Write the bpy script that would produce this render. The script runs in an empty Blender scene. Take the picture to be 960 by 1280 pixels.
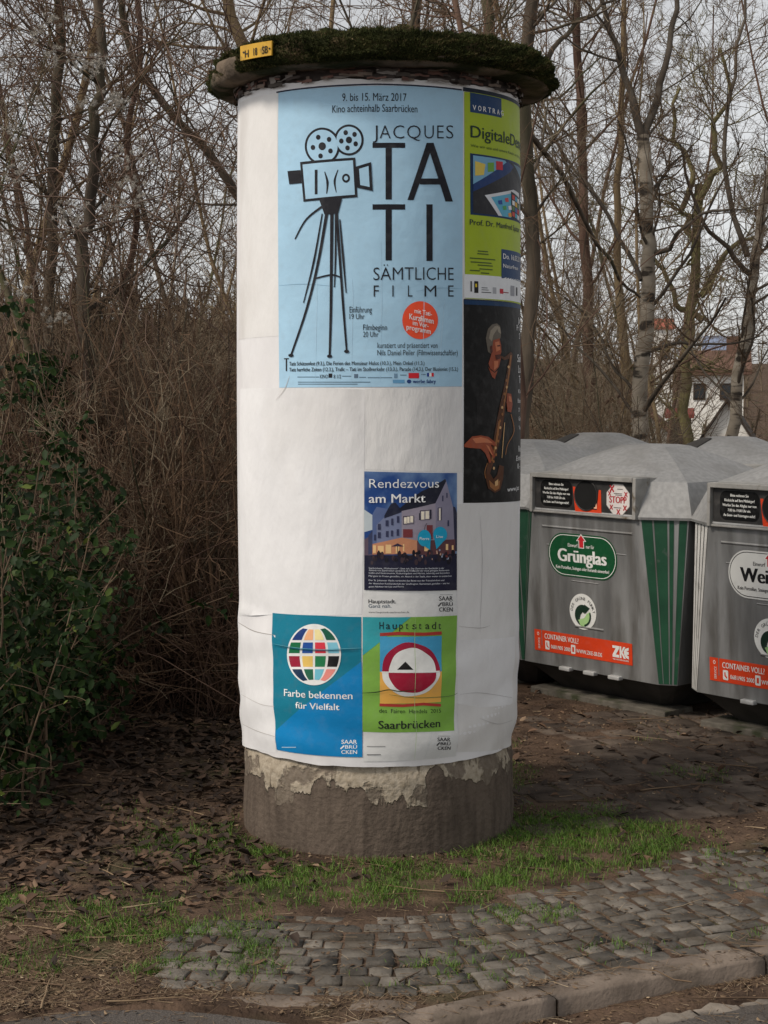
import bpy, bmesh, math, random
import numpy as np
from mathutils import Vector

scene = bpy.context.scene
col = scene.collection
R = math.radians

# ------------------------------------------------------------------ camera
F_PX, PITCH, EYE = 2050.0, R(4.35), 1.804        # photo is 960 x 1280
cam_d = bpy.data.cameras.new('camera')
cam = bpy.data.objects.new('camera', cam_d)
col.objects.link(cam)
cam.location = (0, 0, EYE)
cam.rotation_euler = (R(90) - PITCH, 0, 0)
cam_d.sensor_fit = 'VERTICAL'
cam_d.sensor_height = 36.0
cam_d.lens = 36.0 * F_PX / 1280.0
cam_d.clip_start, cam_d.clip_end = 0.1, 2000
scene.camera = cam

# ------------------------------------------------------------------ sky, sun, exposure
SUN_AZ, SUN_EL = R(243), R(46)                    # behind the camera, to its left
world = bpy.data.worlds.new('World')
scene.world = world
world.use_nodes = True
wn, wl = world.node_tree.nodes, world.node_tree.links
wn.clear()
sky = wn.new('ShaderNodeTexSky')
sky.sky_type = 'NISHITA'
sky.sun_disc = False
sky.sun_elevation, sky.sun_rotation = SUN_EL, SUN_AZ
sky.air_density, sky.dust_density, sky.ozone_density = 1.0, 1.0, 1.0
hs = wn.new('ShaderNodeHueSaturation')            # thin cloud takes the blue out of the sky
hs.inputs['Saturation'].default_value = 0.10
tc = wn.new('ShaderNodeTexCoord')
cl = wn.new('ShaderNodeTexNoise')
cl.inputs['Scale'].default_value = 2.2
cl.inputs['Detail'].default_value = 5
cr = wn.new('ShaderNodeMapRange')
cr.inputs['From Min'].default_value, cr.inputs['From Max'].default_value = 0.3, 0.7
cr.inputs['To Min'].default_value, cr.inputs['To Max'].default_value = 0.86, 1.12
mu = wn.new('ShaderNodeMix'); mu.data_type = 'RGBA'; mu.blend_type = 'MULTIPLY'
mu.inputs[0].default_value = 1.0
bg = wn.new('ShaderNodeBackground')
bg.inputs['Strength'].default_value = 0.135
wo = wn.new('ShaderNodeOutputWorld')
wl.new(sky.outputs[0], hs.inputs['Color'])
wl.new(tc.outputs['Generated'], cl.inputs['Vector'])
wl.new(cl.outputs['Fac'], cr.inputs['Value'])
wl.new(hs.outputs[0], mu.inputs[6])
wl.new(cr.outputs[0], mu.inputs[7])
wl.new(mu.outputs[2], bg.inputs['Color'])
wl.new(bg.outputs[0], wo.inputs[0])

sun_d = bpy.data.lights.new('sun', 'SUN')
sun_d.energy, sun_d.angle, sun_d.color = 2.5, R(12), (1.0, 0.90, 0.78)
sun = bpy.data.objects.new('sun', sun_d)
col.objects.link(sun)
to_sun = Vector((math.sin(SUN_AZ) * math.cos(SUN_EL), math.cos(SUN_AZ) * math.cos(SUN_EL), math.sin(SUN_EL)))
sun.rotation_euler = (-to_sun).to_track_quat('-Z', 'Y').to_euler()
sun.location = to_sun * 30

scene.view_settings.view_transform = 'Standard'
scene.view_settings.look = 'None'
scene.view_settings.gamma = 1
scene.view_settings.exposure = 0.10
scene.view_settings.use_curve_mapping = False
scene.cycles.max_bounces = 5
scene.cycles.diffuse_bounces = 3
scene.cycles.glossy_bounces = 2
scene.cycles.transparent_max_bounces = 4

# ------------------------------------------------------------------ tagging, meshes
def tag(o, label=None, cat=None, group=None, kind=None):
    if label: o['label'] = label
    if cat: o['category'] = cat
    if group: o['group'] = group
    if kind: o['kind'] = kind
    return o

def thing(name, label, cat, loc=(0, 0, 0), rz=0.0, group=None):
    o = bpy.data.objects.new(name, None)
    col.objects.link(o)
    o.empty_display_size = 0.2
    o.location = loc
    o.rotation_euler = (0, 0, rz)
    return tag(o, label, cat, group)

def link_mesh(name, me, mats, parent=None, smooth=False):
    for m in (mats if isinstance(mats, (list, tuple)) else [mats]):
        me.materials.append(m)
    if smooth:
        me.polygons.foreach_set('use_smooth', np.ones(len(me.polygons), bool))
    o = bpy.data.objects.new(name, me)
    col.objects.link(o)
    if parent: o.parent = parent
    return o

def mesh_np(name, V, Fq, mats, parent=None, smooth=False, attr=None, midx=None):
    """V (n,3), Fq (m,k) with k = 3 or 4: one mesh object; attr: per-face tone 0..1"""
    V = np.asarray(V, np.float32); Fq = np.asarray(Fq, np.int32)
    me = bpy.data.meshes.new(name)
    k = Fq.shape[1]
    me.vertices.add(len(V)); me.vertices.foreach_set('co', V.ravel())
    me.loops.add(Fq.size); me.loops.foreach_set('vertex_index', Fq.ravel())
    me.polygons.add(len(Fq))
    me.polygons.foreach_set('loop_start', np.arange(0, Fq.size, k, dtype=np.int32))
    if midx is not None: me.polygons.foreach_set('material_index', np.asarray(midx, np.int32))
    me.update(calc_edges=True)
    if attr is not None:
        a = me.attributes.new('tone', 'FLOAT', 'FACE')
        a.data.foreach_set('value', np.asarray(attr, np.float32))
    return link_mesh(name, me, mats, parent, smooth)

def mesh_py(name, V, Fs, mats, parent=None, smooth=False, midx=None):
    me = bpy.data.meshes.new(name)
    me.from_pydata([tuple(v) for v in V], [], Fs)
    if midx: me.polygons.foreach_set('material_index', midx)
    me.update()
    return link_mesh(name, me, mats, parent, smooth)

class MB:
    """collects solids, links them as one mesh"""
    def __init__(self): self.V, self.F = [], []
    def add(self, V, Fs):
        b = len(self.V)
        self.V += [tuple(v) for v in V]
        self.F += [[i + b for i in f] for f in Fs]
        return self
    def box(self, x0, x1, y0, y1, z0, z1):
        V = [(x, y, z) for z in (z0, z1) for y in (y0, y1) for x in (x0, x1)]
        return self.add(V, [(0, 2, 3, 1), (4, 5, 7, 6), (0, 1, 5, 4), (2, 6, 7, 3), (0, 4, 6, 2), (1, 3, 7, 5)])
    def rings(self, rings, cap0=True, cap1=True):
        n = len(rings[0]); V = [p for r in rings for p in r]; Fs = []
        for j in range(len(rings) - 1):
            for i in range(n):
                k = (i + 1) % n
                Fs.append((j * n + i, j * n + k, (j + 1) * n + k, (j + 1) * n + i))
        if cap0: Fs.append(tuple(reversed(range(n))))
        if cap1: Fs.append(tuple(range((len(rings) - 1) * n, len(rings) * n)))
        return self.add(V, Fs)
    def build(self, name, mats, parent=None, smooth=False, bevel=0):
        o = mesh_py(name, self.V, self.F, mats, parent, smooth)
        if bevel:
            bm = bmesh.new(); bm.from_mesh(o.data)
            ed = [e for e in bm.edges if len(e.link_faces) == 2 and e.calc_face_angle(0) > 0.4]
            bmesh.ops.bevel(bm, geom=ed, offset=bevel, segments=2, affect='EDGES', profile=0.6)
            bm.to_mesh(o.data); bm.free()
        return o

def dup(root, loc, rz, scale=1.0, label=None):
    r = root.copy(); col.objects.link(r)
    r.location = loc; r.rotation_euler = (0, 0, rz); r.scale = (scale,) * 3
    if label: r['label'] = label
    for ch in list(root.children):
        c = ch.copy(); col.objects.link(c); c.parent = r
        for g in list(ch.children):
            d = g.copy(); col.objects.link(d); d.parent = c
    return r

# where a photo point lies: on the ground, at a depth
def ray(px, py):
    px, py = np.asarray(px, float), np.asarray(py, float)
    x, y = (px - 480) / F_PX, -(py - 640) / F_PX
    c, s = math.cos(PITCH), math.sin(PITCH)
    return np.stack([x, c + y * s, -s + y * c], -1)
def G(px, py, z=0.0):
    d = ray(px, py); t = (z - EYE) / d[..., 2]
    return float(d[0] * t), float(d[1] * t)
def at(px, py, Y):
    d = ray(px, py); d = d * (Y / d[1])
    return np.array([d[0], Y, d[2] + EYE])

# ------------------------------------------------------------------ materials
def lin(c):
    c = np.asarray(c, float) / 255.0
    return tuple(np.where(c <= 0.04045, c / 12.92, ((c + 0.055) / 1.055) ** 2.4))

def new_mat(name):
    m = bpy.data.materials.new(name)
    m.use_nodes = True
    nt = m.node_tree
    return m, nt.nodes, nt.links, nt.nodes['Principled BSDF']

def noise_mat(name, c1, c2, scale=5.0, rough=0.8, detail=4.0, bump=0.0, bump_scale=None, stretch=(1, 1, 1),
              lo=0.35, hi=0.65, attr=0.0, metallic=0.0, c3=None, s3=1.5, lo3=0.5, hi3=0.62, spec=0.3, coat=0.0):
    """two colours mixed by a noise, an optional third in patches, an optional per-face tone"""
    m, N, L, bs = new_mat(name)
    tc = N.new('ShaderNodeTexCoord'); mp = N.new('ShaderNodeMapping')
    mp.inputs['Scale'].default_value = stretch
    L.new(tc.outputs['Object'], mp.inputs['Vector'])
    def fac(sc, lo, hi, det=detail):
        n = N.new('ShaderNodeTexNoise'); n.inputs['Scale'].default_value = sc; n.inputs['Detail'].default_value = det
        r = N.new('ShaderNodeMapRange'); r.inputs['From Min'].default_value = lo; r.inputs['From Max'].default_value = hi
        L.new(mp.outputs[0], n.inputs['Vector']); L.new(n.outputs['Fac'], r.inputs['Value'])
        return n, r.outputs[0]
    n1, f1 = fac(scale, lo, hi)
    mx = N.new('ShaderNodeMix'); mx.data_type = 'RGBA'
    mx.inputs[6].default_value = (*c1, 1); mx.inputs[7].default_value = (*c2, 1)
    L.new(f1, mx.inputs[0]); out = mx.outputs[2]
    if c3 is not None:
        _, f3 = fac(s3, lo3, hi3)
        m3 = N.new('ShaderNodeMix'); m3.data_type = 'RGBA'
        L.new(f3, m3.inputs[0]); L.new(out, m3.inputs[6]); m3.inputs[7].default_value = (*c3, 1)
        out = m3.outputs[2]
    if attr:
        at_ = N.new('ShaderNodeAttribute'); at_.attribute_name = 'tone'
        r = N.new('ShaderNodeMapRange'); r.inputs['To Min'].default_value = 1 - attr; r.inputs['To Max'].default_value = 1 + attr
        L.new(at_.outputs['Fac'], r.inputs['Value'])
        m4 = N.new('ShaderNodeMix'); m4.data_type = 'RGBA'; m4.blend_type = 'MULTIPLY'; m4.inputs[0].default_value = 1
        L.new(out, m4.inputs[6]); L.new(r.outputs[0], m4.inputs[7]); out = m4.outputs[2]
    L.new(out, bs.inputs['Base Color'])
    bs.inputs['Roughness'].default_value = rough
    bs.inputs['Metallic'].default_value = metallic
    bs.inputs['Specular IOR Level'].default_value = spec
    if bump:
        nb = N.new('ShaderNodeTexNoise'); nb.inputs['Scale'].default_value = bump_scale or scale * 3; nb.inputs['Detail'].default_value = 5
        L.new(mp.outputs[0], nb.inputs['Vector'])
        b = N.new('ShaderNodeBump'); b.inputs['Strength'].default_value = 1.0; b.inputs['Distance'].default_value = bump
        L.new(nb.outputs['Fac'], b.inputs['Height']); L.new(b.outputs[0], bs.inputs['Normal'])
    return m

_ramp_cache = {}
def tone_mat(name, stops, rough=0.7, spec=0.3, translucent=0.0):
    """colour picked per face along a ramp (leaves, blades, litter)"""
    m, N, L, bs = new_mat(name)
    a = N.new('ShaderNodeAttribute'); a.attribute_name = 'tone'
    r = N.new('ShaderNodeValToRGB')
    el = r.color_ramp.elements
    el[0].position, el[0].color = stops[0][0], (*stops[0][1], 1)
    el[1].position, el[1].color = stops[-1][0], (*stops[-1][1], 1)
    for p, c in stops[1:-1]:
        e = el.new(p); e.color = (*c, 1)
    L.new(a.outputs['Fac'], r.inputs[0]); L.new(r.outputs[0], bs.inputs['Base Color'])
    bs.inputs['Roughness'].default_value = rough
    bs.inputs['Specular IOR Level'].default_value = spec
    if translucent:
        out = N['Material Output']; t = N.new('ShaderNodeBsdfTranslucent'); mix = N.new('ShaderNodeMixShader')
        mix.inputs[0].default_value = translucent
        L.new(r.outputs[0], t.inputs[0]); L.new(bs.outputs[0], mix.inputs[1]); L.new(t.outputs[0], mix.inputs[2])
        L.new(mix.outputs[0], out.inputs[0])
    return m

_ink = {}
def ink(rgb, gain=1.0, rough=0.55):
    """printed colour on paper, slightly faded and wrinkled"""
    key = (tuple(rgb), gain, rough)
    if key in _ink: return _ink[key]
    c = np.clip(np.array(lin(rgb)) * gain, 0.004, 0.85)
    m = noise_mat('print_%02x%02x%02x' % tuple(int(v) for v in rgb), tuple(c * 0.93), tuple(np.minimum(c * 1.05, 0.88)), scale=4.0,
                  rough=rough, bump=0.0045, bump_scale=10.0, spec=0.18, c3=tuple(np.minimum(c * 0.86 + 0.03, 0.88)), s3=26.0, lo3=0.50, hi3=0.85)
    _ink[key] = m
    return m

# ------------------------------------------------------------------ flat print: text and shapes laid on a surface
_txt = {}
def text2d(s, weight=0.0):
    """outline of a word, cap height 1, starting at x = 0"""
    key = (s, weight)
    if key in _txt: return _txt[key]
    cu = bpy.data.curves.new('txt', 'FONT')
    cu.body = s; cu.size = 1.0; cu.offset = weight; cu.resolution_u = 3; cu.fill_mode = 'FRONT'
    o = bpy.data.objects.new('txt', cu)
    me = o.to_mesh()
    V = np.array([v.co[:2] for v in me.vertices]) if len(me.vertices) else np.zeros((0, 2))
    Fs = [tuple(p.vertices) for p in me.polygons]
    o.to_mesh_clear(); bpy.data.objects.remove(o); bpy.data.curves.remove(cu)
    if len(V):
        V = V / CAP; V[:, 0] -= V[:, 0].min()
    _txt[key] = (V, Fs)
    return _txt[key]
CAP = 1.0
_v = text2d('H')[0]; CAP = float(_v[:, 1].max()); _txt.clear()

def cut(V, Fs, step):
    """cut a flat mesh along a grid so that it can follow a curved surface"""
    if len(V) == 0 or step is None: return V, Fs
    lo, hi = V.min(0), V.max(0)
    if (hi - lo).max() <= step: return V, Fs
    bm = bmesh.new()
    vs = [bm.verts.new((v[0], v[1], 0)) for v in V]
    for f in Fs:
        try: bm.faces.new([vs[i] for i in f])
        except ValueError: pass
    for ax in (0, 1):
        for k in range(int(math.floor(lo[ax] / step)) + 1, int(math.ceil(hi[ax] / step))):
            co = [0, 0, 0]; no = [0, 0, 0]; co[ax] = k * step; no[ax] = 1
            bmesh.ops.bisect_plane(bm, geom=bm.verts[:] + bm.edges[:] + bm.faces[:], dist=1e-6, plane_co=co, plane_no=no)
    bm.verts.index_update()
    V2 = np.array([v.co[:2] for v in bm.verts]); F2 = [tuple(v.index for v in f.verts) for f in bm.faces]
    bm.free()
    return V2, F2

class Print:
    """flat shapes in surface coordinates (u, v) metres; to_uv turns photo points into them; to_3d bends them"""
    def __init__(self, to_uv, to_3d, step=0.025, crop=None):
        self.to_uv, self.to_3d, self.step = to_uv, to_3d, step
        self.crop = crop or (0, 0, 1.0)
        self.items = []
    def uv(self, x, y):
        ox, oy, k = self.crop
        return self.to_uv(ox + np.asarray(x, float) / k, oy + np.asarray(y, float) / k)
    def raw(self, V, Fs, c, lay, bold=0.0):
        V = np.asarray(V, float)
        self.items.append((*cut(V, Fs, self.step), c, lay))
        if bold > 0:                               # heavier letters: the outline laid again a hair to either side
            for k, dx in enumerate((bold, -bold)):
                self.items.append((*cut(V + np.array([dx, 0.0]), Fs, self.step), c, lay + 0.22 * (k + 1)))
        return self
    def poly(self, pts, c, lay=1):
        p = np.array(pts, float)
        q = []                                     # subdivide long edges so that they follow the picture
        for i in range(len(p)):
            a, b = p[i], p[(i + 1) % len(p)]
            q.append(a)
        p = np.array(q)
        V = self.uv(p[:, 0], p[:, 1])
        return self.raw(V, [tuple(range(len(V)))], c, lay)
    def rect(self, x0, y0, x1, y1, c, lay=1): return self.poly([(x0, y0), (x1, y0), (x1, y1), (x0, y1)], c, lay)
    def oval(self, cx, cy, rx, ry, c, lay=1, n=40, rot=0.0):
        a = np.linspace(0, 2 * math.pi, n, endpoint=False)
        x, y = rx * np.cos(a), ry * np.sin(a); cr, sr = math.cos(rot), math.sin(rot)
        return self.poly(np.stack([cx + x * cr - y * sr, cy + x * sr + y * cr], 1), c, lay)
    def stroke(self, pts, w, c, lay=2, closed=False):
        """brush line; w is one width or a width per point (photo units)"""
        p = np.array(pts, float); n = len(p)
        w = np.full(n, w, float) if np.isscalar(w) else np.array(w, float)
        d = np.gradient(p, axis=0); d /= np.maximum(np.linalg.norm(d, axis=1, keepdims=True), 1e-9)
        nn = np.stack([-d[:, 1], d[:, 0]], 1)
        a, b = p + nn * w[:, None] / 2, p - nn * w[:, None] / 2
        V = np.concatenate([self.uv(a[:, 0], a[:, 1]), self.uv(b[:, 0], b[:, 1])])
        return self.raw(V, [(i, i + 1, n + i + 1, n + i) for i in range(n - 1)], c, lay)
    def curve(self, pts, w, c, lay=2, k=6):
        """smooth brush line through the points"""
        P = np.array(pts, float); n = len(P); out = []
        W = np.full(n, w, float) if np.isscalar(w) else np.array(w, float); ow = []
        for i in range(n - 1):
            p0, p1, p2, p3 = P[max(i - 1, 0)], P[i], P[i + 1], P[min(i + 2, n - 1)]
            for t in np.linspace(0, 1, k, endpoint=False):
                out.append(0.5 * ((2 * p1) + (-p0 + p2) * t + (2 * p0 - 5 * p1 + 4 * p2 - p3) * t * t + (-p0 + 3 * p1 - 3 * p2 + p3) * t ** 3))
                ow.append(W[i] + (W[i + 1] - W[i]) * t)
        out.append(P[-1]); ow.append(W[-1])
        return self.stroke(out, ow, c, lay)
    def text(self, s, x0, x1, ytop, ybase, c, lay=2, weight=0.0, rot=None, ybase1=None):
        """a line whose cap height runs ytop..ybase and whose width is x0..x1 in the photo; ybase1: baseline at the right end"""
        V, Fs = text2d(s, min(weight, 0.0))
        if not len(V): return self
        a = self.uv(x0, ybase); b = self.uv(x1, ybase if ybase1 is None else ybase1); t = self.uv(x0, ytop)
        h = float(t[1] - a[1]); w = float(b[0] - a[0])
        W = V[:, 0].max()
        U = np.stack([V[:, 0] / W * w, V[:, 1] * h], 1)
        U[:, 1] += (U[:, 0] / w) * float(b[1] - a[1])
        if rot:
            cr, sr = math.cos(rot), math.sin(rot)
            U = np.stack([U[:, 0] * cr - U[:, 1] * sr, U[:, 0] * sr + U[:, 1] * cr], 1)
        return self.raw(U + np.array([float(a[0]), float(a[1])]), Fs, c, lay, max(weight, 0.0) * h * 1.6)
    def arc_text(self, s, cu, cv, r, h, a0, a1, c, lay=2, weight=0.0):
        """letters round a circle centred on surface point (cu, cv)"""
        for i, ch in enumerate(s):
            if ch == ' ': continue
            V, Fs = text2d(ch)
            a = a0 + (a1 - a0) * i / (len(s) - 1)
            x = (V[:, 0] - V[:, 0].max() / 2) * h; y = V[:, 1] * h + r
            self.raw(np.stack([cu + x * math.sin(a) + y * math.cos(a), cv - x * math.cos(a) + y * math.sin(a)], 1), Fs, c, lay)
        return self
    def build(self, name, parent, mat_of=None, label=None):
        V, Fs, mi, mats, order = [], [], [], [], {}
        for (v, f, c, lay) in self.items:
            if not len(v): continue
            key = c if not isinstance(c, list) else tuple(c)
            if key not in order:
                order[key] = len(mats); mats.append(c if isinstance(c, bpy.types.Material) else ink(c))
            b = len(V)
            V += [tuple(p) for p in self.to_3d(v[:, 0], v[:, 1], lay)]
            Fs += [tuple(i + b for i in q) for q in f]
            mi += [order[key]] * len(f)
        o = mesh_py(name, V, Fs, mats, parent, smooth=True, midx=mi)
        if label: o['label'] = label
        return o

rng = np.random.default_rng(7)
def smooth(a, b, x):
    t = np.clip((np.asarray(x, float) - a) / (b - a), 0, 1)
    return t * t * (3 - 2 * t)
def vnoise(x, y, s, seed=0):
    """cheap smooth noise -1..1"""
    x, y = np.asarray(x, float) * s + seed * 17.3, np.asarray(y, float) * s + seed * 5.1
    xi, yi = np.floor(x), np.floor(y); fx, fy = x - xi, y - yi
    fx, fy = fx * fx * (3 - 2 * fx), fy * fy * (3 - 2 * fy)
    def h(a, b):
        v = np.sin(a * 127.1 + b * 311.7 + seed * 74.7) * 43758.5453
        return (v - np.floor(v)) * 2 - 1
    return (h(xi, yi) * (1 - fx) + h(xi + 1, yi) * fx) * (1 - fy) + (h(xi, yi + 1) * (1 - fx) + h(xi + 1, yi + 1) * fx) * fy
def fnoise(x, y, s, seed=0): return (vnoise(x, y, s, seed) + 0.5 * vnoise(x, y, s * 2.1, seed + 1) + 0.25 * vnoise(x, y, s * 4.3, seed + 2)) / 1.75
# ================================================================== GROUND, ROAD, PAVEMENT
ROWX = [-6, -1.17, -0.672, -0.356, -0.094, 0.189, 0.423, 0.801, 1.246, 2.5, 8]
ROWY = [5.75, 4.883, 4.815, 4.765, 4.735, 4.745, 4.815, 5.01, 5.21, 5.76, 8.1]
_dx = np.linspace(-6, 8, 1401)
_dy = np.interp(_dx, ROWX, ROWY)
_dy = np.convolve(np.pad(_dy, 20, 'edge'), np.ones(41) / 41, 'valid')
def row_y(x): return np.interp(x, _dx, _dy)                      # front line of the setts
def kerb_y(x):                                                    # inner edge of the raised kerb
    return np.interp(x, [-3, -0.116, 0.139, 0.423, 0.801, 1.246, 2.5, 8], [2.7, 4.51, 4.65, 4.805, 5.0, 5.2, 5.74, 8.1])
def road_y(x):                                                    # where the asphalt ends
    k = kerb_y(x) - 0.185 - 0.13 * smooth(0.05, 0.3, x)
    l = np.interp(x, [-9, -1.3, -1.1, -0.9, -0.65, -0.41, -0.2, -0.05], [4.9, 4.5, 4.56, 4.64, 4.66, 4.60, 4.53, 4.45])
    return np.where(np.asarray(x) < -0.05, l, np.minimum(k, 9))
def road_z(x): return -0.006 - 0.05 * smooth(-0.1, 0.3, x)

def gz(x, y):
    """height of the ground"""
    x, y = np.asarray(x, float), np.asarray(y, float)
    z = 0.010 * fnoise(x, y, 2.3, 3) * smooth(4.9, 5.6, y) + 0.007 * fnoise(x, y, 9.0, 5)
    z = z + 0.05 * smooth(-0.7, -1.6, x) * smooth(5.8, 7.5, y) * (1 + fnoise(x, y, 1.3, 8))
    z = z - 2.9 * smooth(13, 42, y) * smooth(-1.5, 4.5, x * 30 / np.maximum(y, 12))
    z = z + 2.6 * smooth(14, 55, y) * smooth(0.5, -3.0, x * 30 / np.maximum(y, 12))
    z = z + 8.0 * smooth(75, 230, y) + 0.5 * smooth(20, 60, y) * fnoise(x, y, 0.05, 4)
    sett = smooth(-0.95, -0.65, x) * smooth(0.02, 0.06, y - row_y(x)) * (1 - smooth(9.2, 9.8, y))
    z = np.where(sett > 0, z * (1 - 0.5 * sett) - 0.0005 * sett, z)
    d = road_y(x) + 0.03 - y
    z = np.where(d > 0, road_z(x) - 0.025, z)
    gut = (y < kerb_y(x)) & (d <= 0) & (x > -0.15)
    return np.where(gut, np.minimum(z * 0.6, 0.004) + road_z(x) + 0.010, z)

def axis(lo, hi, step, far_lo, far_hi, g=1.16):
    a = list(np.arange(lo, hi + 1e-6, step)); s = step
    while a[-1] < far_hi: s *= g; a.append(a[-1] + s)
    s = step; b = []
    x = lo
    while x > far_lo: s *= g; x -= s; b.append(x)
    return np.array(b[::-1] + a)
def grid_mesh(name, xs, ys, zf, mat, keep=None):
    X, Y = np.meshgrid(xs, ys); Z = zf(X, Y)
    V = np.stack([X, Y, Z], -1).reshape(-1, 3); n = len(xs)
    j, i = np.meshgrid(np.arange(len(ys) - 1), np.arange(n - 1), indexing='ij')
    a = (j * n + i).ravel()
    Fq = np.stack([a, a + 1, a + n + 1, a + n], 1)
    return mesh_np(name, V, Fq, mat, smooth=True)

soil = noise_mat('soil', (0.046, 0.030, 0.021), (0.125, 0.082, 0.056), scale=5.5, rough=0.95, detail=8, bump=0.012, bump_scale=60,
                 c3=(0.055, 0.060, 0.026), s3=1.6, lo3=0.55, hi3=0.75, spec=0.15)
tag(grid_mesh('ground', axis(-3.6, 3.6, 0.035, -500, 500), axis(4.2, 10.5, 0.035, -120, 700), gz, soil), kind='structure')

asphalt = noise_mat('asphalt', (0.060, 0.053, 0.048), (0.118, 0.103, 0.092), scale=150, rough=0.9, detail=3, bump=0.004, bump_scale=230,
                    c3=(0.075, 0.062, 0.052), s3=2.5, lo3=0.5, hi3=0.65, spec=0.2)
rx = np.concatenate([[-60, -25, -12, -8, -6, -5, -4, -3], np.arange(-2, 2.51, 0.04), [3, 4, 5, 6, 8, 12, 25, 60]])
ry = np.concatenate([[0, 0.3, 0.6, 0.8, 0.9], np.linspace(0.93, 1, 9)])
VX = np.repeat(rx[None], len(ry), 0)
edge = road_y(np.clip(rx, -8, 8)) + 0.012 * fnoise(rx, rx * 0, 9, 2)
VY = -60 + (edge[None] + 60) * ry[:, None]
VZ = np.repeat((road_z(rx))[None], len(ry), 0) + 0.002 * fnoise(VX, VY, 3, 6)
n = len(rx); j, i = np.meshgrid(np.arange(len(ry) - 1), np.arange(n - 1), indexing='ij'); a = (j * n + i).ravel()
tag(mesh_np('road', np.stack([VX, VY, VZ], -1).reshape(-1, 3), np.stack([a, a + 1, a + n + 1, a + n], 1), asphalt, smooth=True), kind='structure')

# kerb stones, edging stones, gutter stones -------------------------------------------------
kerb_mat = noise_mat('kerb_concrete', (0.125, 0.098, 0.078), (0.215, 0.172, 0.138), scale=7, rough=0.9, detail=8, bump=0.004, bump_scale=70, attr=0.12,
                     c3=(0.070, 0.056, 0.042), s3=6, lo3=0.50, hi3=0.68, spec=0.2)
def stone_run(name, line, x_joints, width, ztop, zbot, mat, rough=0.0045, rnd=0.009):
    V, Fq, tone = [], [], []
    for x0, x1 in zip(x_joints[:-1], x_joints[1:]):
        xs = np.linspace(x0, x1, max(3, int((x1 - x0) / 0.05)))
        ys = line(xs); tx = np.gradient(xs); ty = np.gradient(ys); L = np.hypot(tx, ty); nx, ny = ty / L, -tx / L   # towards the road
        gap = 0.004
        xs[0] += gap; xs[-1] -= gap
        prof = [(0, zbot), (0, -rnd), (rnd, 0), (width * 0.5, 0.001), (width - rnd, 0), (width, -rnd), (width + 0.004, zbot)]
        b = len(V); m = len(prof); tn = rng.random(); tilt = rng.normal(0, 0.003)
        for k in range(len(xs)):
            e = 0.006 if k in (0, len(xs) - 1) else 0
            for (o, z) in prof:
                zz = (z if z == zbot else ztop + z + tilt - e * (abs(z) < rnd)) 
                V.append((xs[k] + nx[k] * o + rng.normal(0, rough * 0.4), ys[k] + ny[k] * o + rng.normal(0, rough * 0.4), zz + rng.normal(0, rough * 0.3)))
        for k in range(len(xs) - 1):
            for q in range(m - 1):
                Fq.append((b + k * m + q, b + k * m + q + 1, b + (k + 1) * m + q + 1, b + (k + 1) * m + q)); tone.append(tn)
        for k in (0, len(xs) - 1):
            for q0, q1, q2, q3 in ((0, 1, 5, 6), (1, 2, 4, 5)):
                Fq.append(tuple(b + k * m + q for q in (q0, q1, q2, q3))); tone.append(tn)
    return mesh_np(name, V, Fq, mat, attr=tone)
tag(stone_run('kerb', kerb_y, [-0.9, -0.42, 0.03, 0.452, 1.155, 1.86, 2.6, 3.3, 4.0, 4.7, 5.4, 6.1, 6.8, 7.5], 0.125, 0.012, -0.16, kerb_mat), kind='structure')
tag(stone_run('edging_stones', lambda x: np.interp(x, [-1.2, -0.5, 0.13], [4.90, 4.795, 4.70]), [-0.50, -0.09, 0.10], 0.105, 0.004, -0.1, kerb_mat), kind='structure')
gx = [0.36]
while gx[-1] < 5: gx.append(gx[-1] + rng.uniform(0.13, 0.2))
tag(stone_run('gutter_stones', lambda x: kerb_y(x) - 0.205 + 0.006 * fnoise(x, x, 3, 9), gx, 0.115, -0.051, -0.12,
    noise_mat('gutter_stone', (0.16, 0.135, 0.11), (0.27, 0.23, 0.19), scale=9, rough=0.9, bump=0.004, bump_scale=60, attr=0.25), rough=0.004), kind='structure')

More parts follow.
